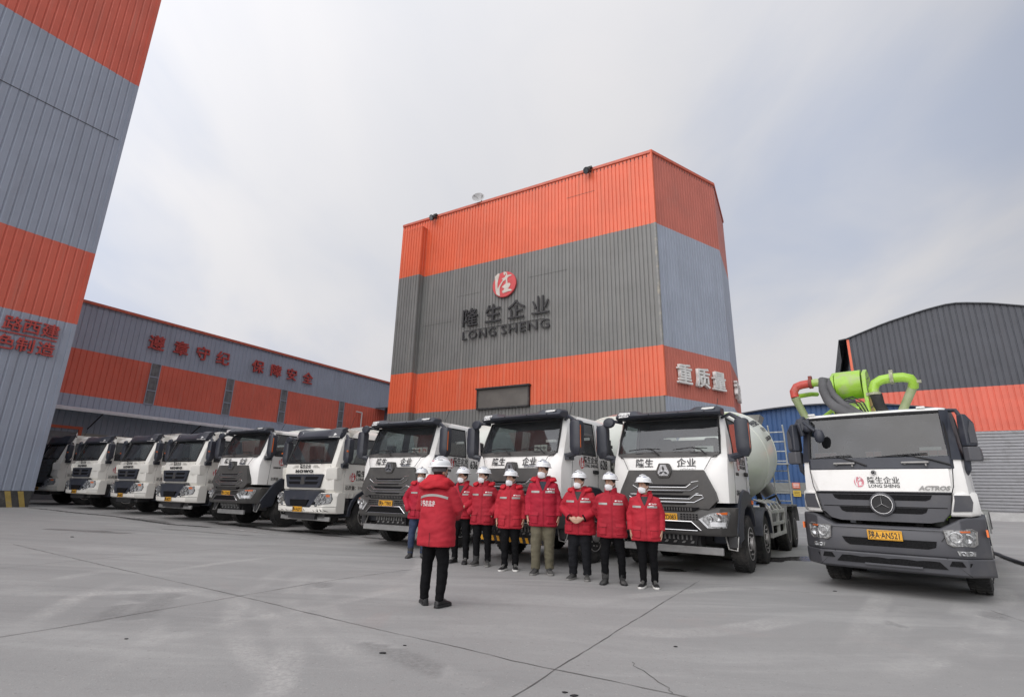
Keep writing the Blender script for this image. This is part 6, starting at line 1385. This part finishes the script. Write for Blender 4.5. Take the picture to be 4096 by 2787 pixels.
    # --- trousers
    t = MB(); t.ell((0, 0, .86), .168*girth, .118*girth, .15, 20, 10)
    for s in (-1, 1):
        fx, fy = feet[0 if s < 0 else 1]
        t.tube([(s*.09, 0, .90), (s*.095, 0, .78), (s*.10+(fx-s*.115)*.4, fy*.3-.005, .62), (fx*.97, fy*.55-.012, .47), (fx, fy*.8+.005, .30), (fx, fy+.026, .14), (fx, fy+.028, .075)], [.108, .104*baggy**.5, .088*baggy, .072*baggy, .066*baggy, .060*baggy, .062*baggy], 16)
    tm_ = remesh(t, .012, 4, tr, 'trousers', .009, seed+9); link('trousers', tm_, r)
    for s in (-1, 1):
        fx, fy = feet[0 if s < 0 else 1]; ta = R(toe[0 if s < 0 else 1])*(-s)*-1
        f = MB(); kx, ks = math.cos(ta), math.sin(ta)
        secs = [(.088, .024, .055), (.078, .034, .085), (.04, .038, .11), (-.01, .040, .105), (-.06, .044, .082), (-.11, .050, .064), (-.155, .047, .052), (-.185, .034, .040), (-.196, .016, .03)]
        f.loft([[(fx+(w*math.cos(a))*kx-yv*ks, fy+(w*math.cos(a))*ks+yv*kx, .012+max(0, (hh-.012)*(.5+.5*math.sin(a)))) for a in [2*math.pi*i/14 for i in range(14)]] for yv, w, hh in secs])
        if boots: f.tube([(fx, fy+.024, .07), (fx, fy+.026, .13), (fx, fy+.028, .19)], [.055, .060, .067], 14)
        so = f.build('shoe', shoe, r)
        sl = MB(); sl.loft([[(fx+xx*kx-yy_*ks, fy+xx*ks+yy_*kx, z) for xx, yy_ in [(-.03, .09), (.03, .09), (.045, .03), (.043, -.04), (.055, -.10), (.05, -.165), (.02, -.203), (-.02, -.203), (-.05, -.165), (-.055, -.10), (-.043, -.04), (-.045, .03)]] for z in (.0, .030)]); sl.build('sole', sole, so, bevel=.006)
        lc = MB()
        for q in range(4):
            yv, zz = -.03-.022*q, .108-.010*q
            lc.tube([(fx-.026*kx-yv*ks, fy-.026*ks+yv*kx, zz-.012), (fx-yv*ks, fy+yv*kx, zz), (fx+.026*kx-yv*ks, fy+.026*ks+yv*kx, zz-.012)], .0035, 5)
        lc.build('shoelace', mat('shoelace', (.05, .05, .05), .8) if shoe is not M_shoe else M_gsole, so)
    return r
person('man in long red hooded jacket seen from behind, hard hat marked 310', -.90, 6.90, 1.76, 158, -22, ('front', 'front'), M_trb, M_shoe, M_shoe, hem=.70, back=True, big_hood=True, feet=((-.12, .02), (.13, -.03)), helmet='black', girth=1.05, seed=2, toe=(10, 40))
person('worker in blue jeans mostly hidden behind the man seen from behind', -1.88, 11.45, 1.80, 4, -8, ('pocket', 'pocket'), M_trj, M_boot, M_shoe, boots=True, helmet='faint', seed=3, hem=.76, feet=((-.13, -.05), (.12, .02)))
person('worker with glasses and a short red jacket standing right behind the man seen from behind', -.93, 10.85, 1.81, -16, -28, ('front', 'front'), M_trb, M_shoe, M_shoe, hood=False, glasses=True, open_neck='black', hem=.82, seed=4, feet=((-.13, .02), (.12, -.03)))
person('worker with both hands in his jacket pockets and dusty grey boots', -.50, 10.62, 1.82, -14, -32, 'pocket', M_trb, M_boot, M_gsole, boots=True, seed=5, feet=((-.10, -.04), (.12, .0)))
person('worker in black sneakers with white sole edges, arms hanging, left of the tall man', .04, 10.12, 1.77, -10, -24, 'down', M_trb, M_shoe, M_sole, seed=6, helmet='faint', feet=((-.09, -.05), (.10, .03)))
person('tall worker in olive trousers with an open collar and a white name badge', .63, 9.78, 1.94, -8, -24, 'down', M_tro, M_boot, M_gsole, boots=True, open_neck='tee', badge=True, seed=7, feet=((-.12, -.04), (.10, .02)), baggy=1.22)
person('stout worker with hands clasped in front, black cuffs and loose dark trousers', 1.23, 9.30, 1.745, -22, -22, 'clasp', M_trd, M_boot, M_gsole, open_neck='black', cuffs=True, girth=1.12, seed=8, baggy=1.22, helmet='black', feet=((-.13, -.03), (.11, .0)))
person('worker with hands behind his back, closed collar without hood, black work boots', 1.70, 8.93, 1.72, -14, -26, 'behind', M_trb, M_boot, M_shoe, boots=True, hood=False, seed=9, feet=((-.13, -.02), (.15, .06)), girth=1.06)
person('rightmost worker of the row, white soled black canvas shoes and a name badge', 2.20, 8.68, 1.68, -18, -32, 'down', M_trb, M_shoe, M_sole, hood=False, badge=True, open_neck='shirt', seed=10, girth=1.05, feet=((-.08, -.02), (.10, .05)))
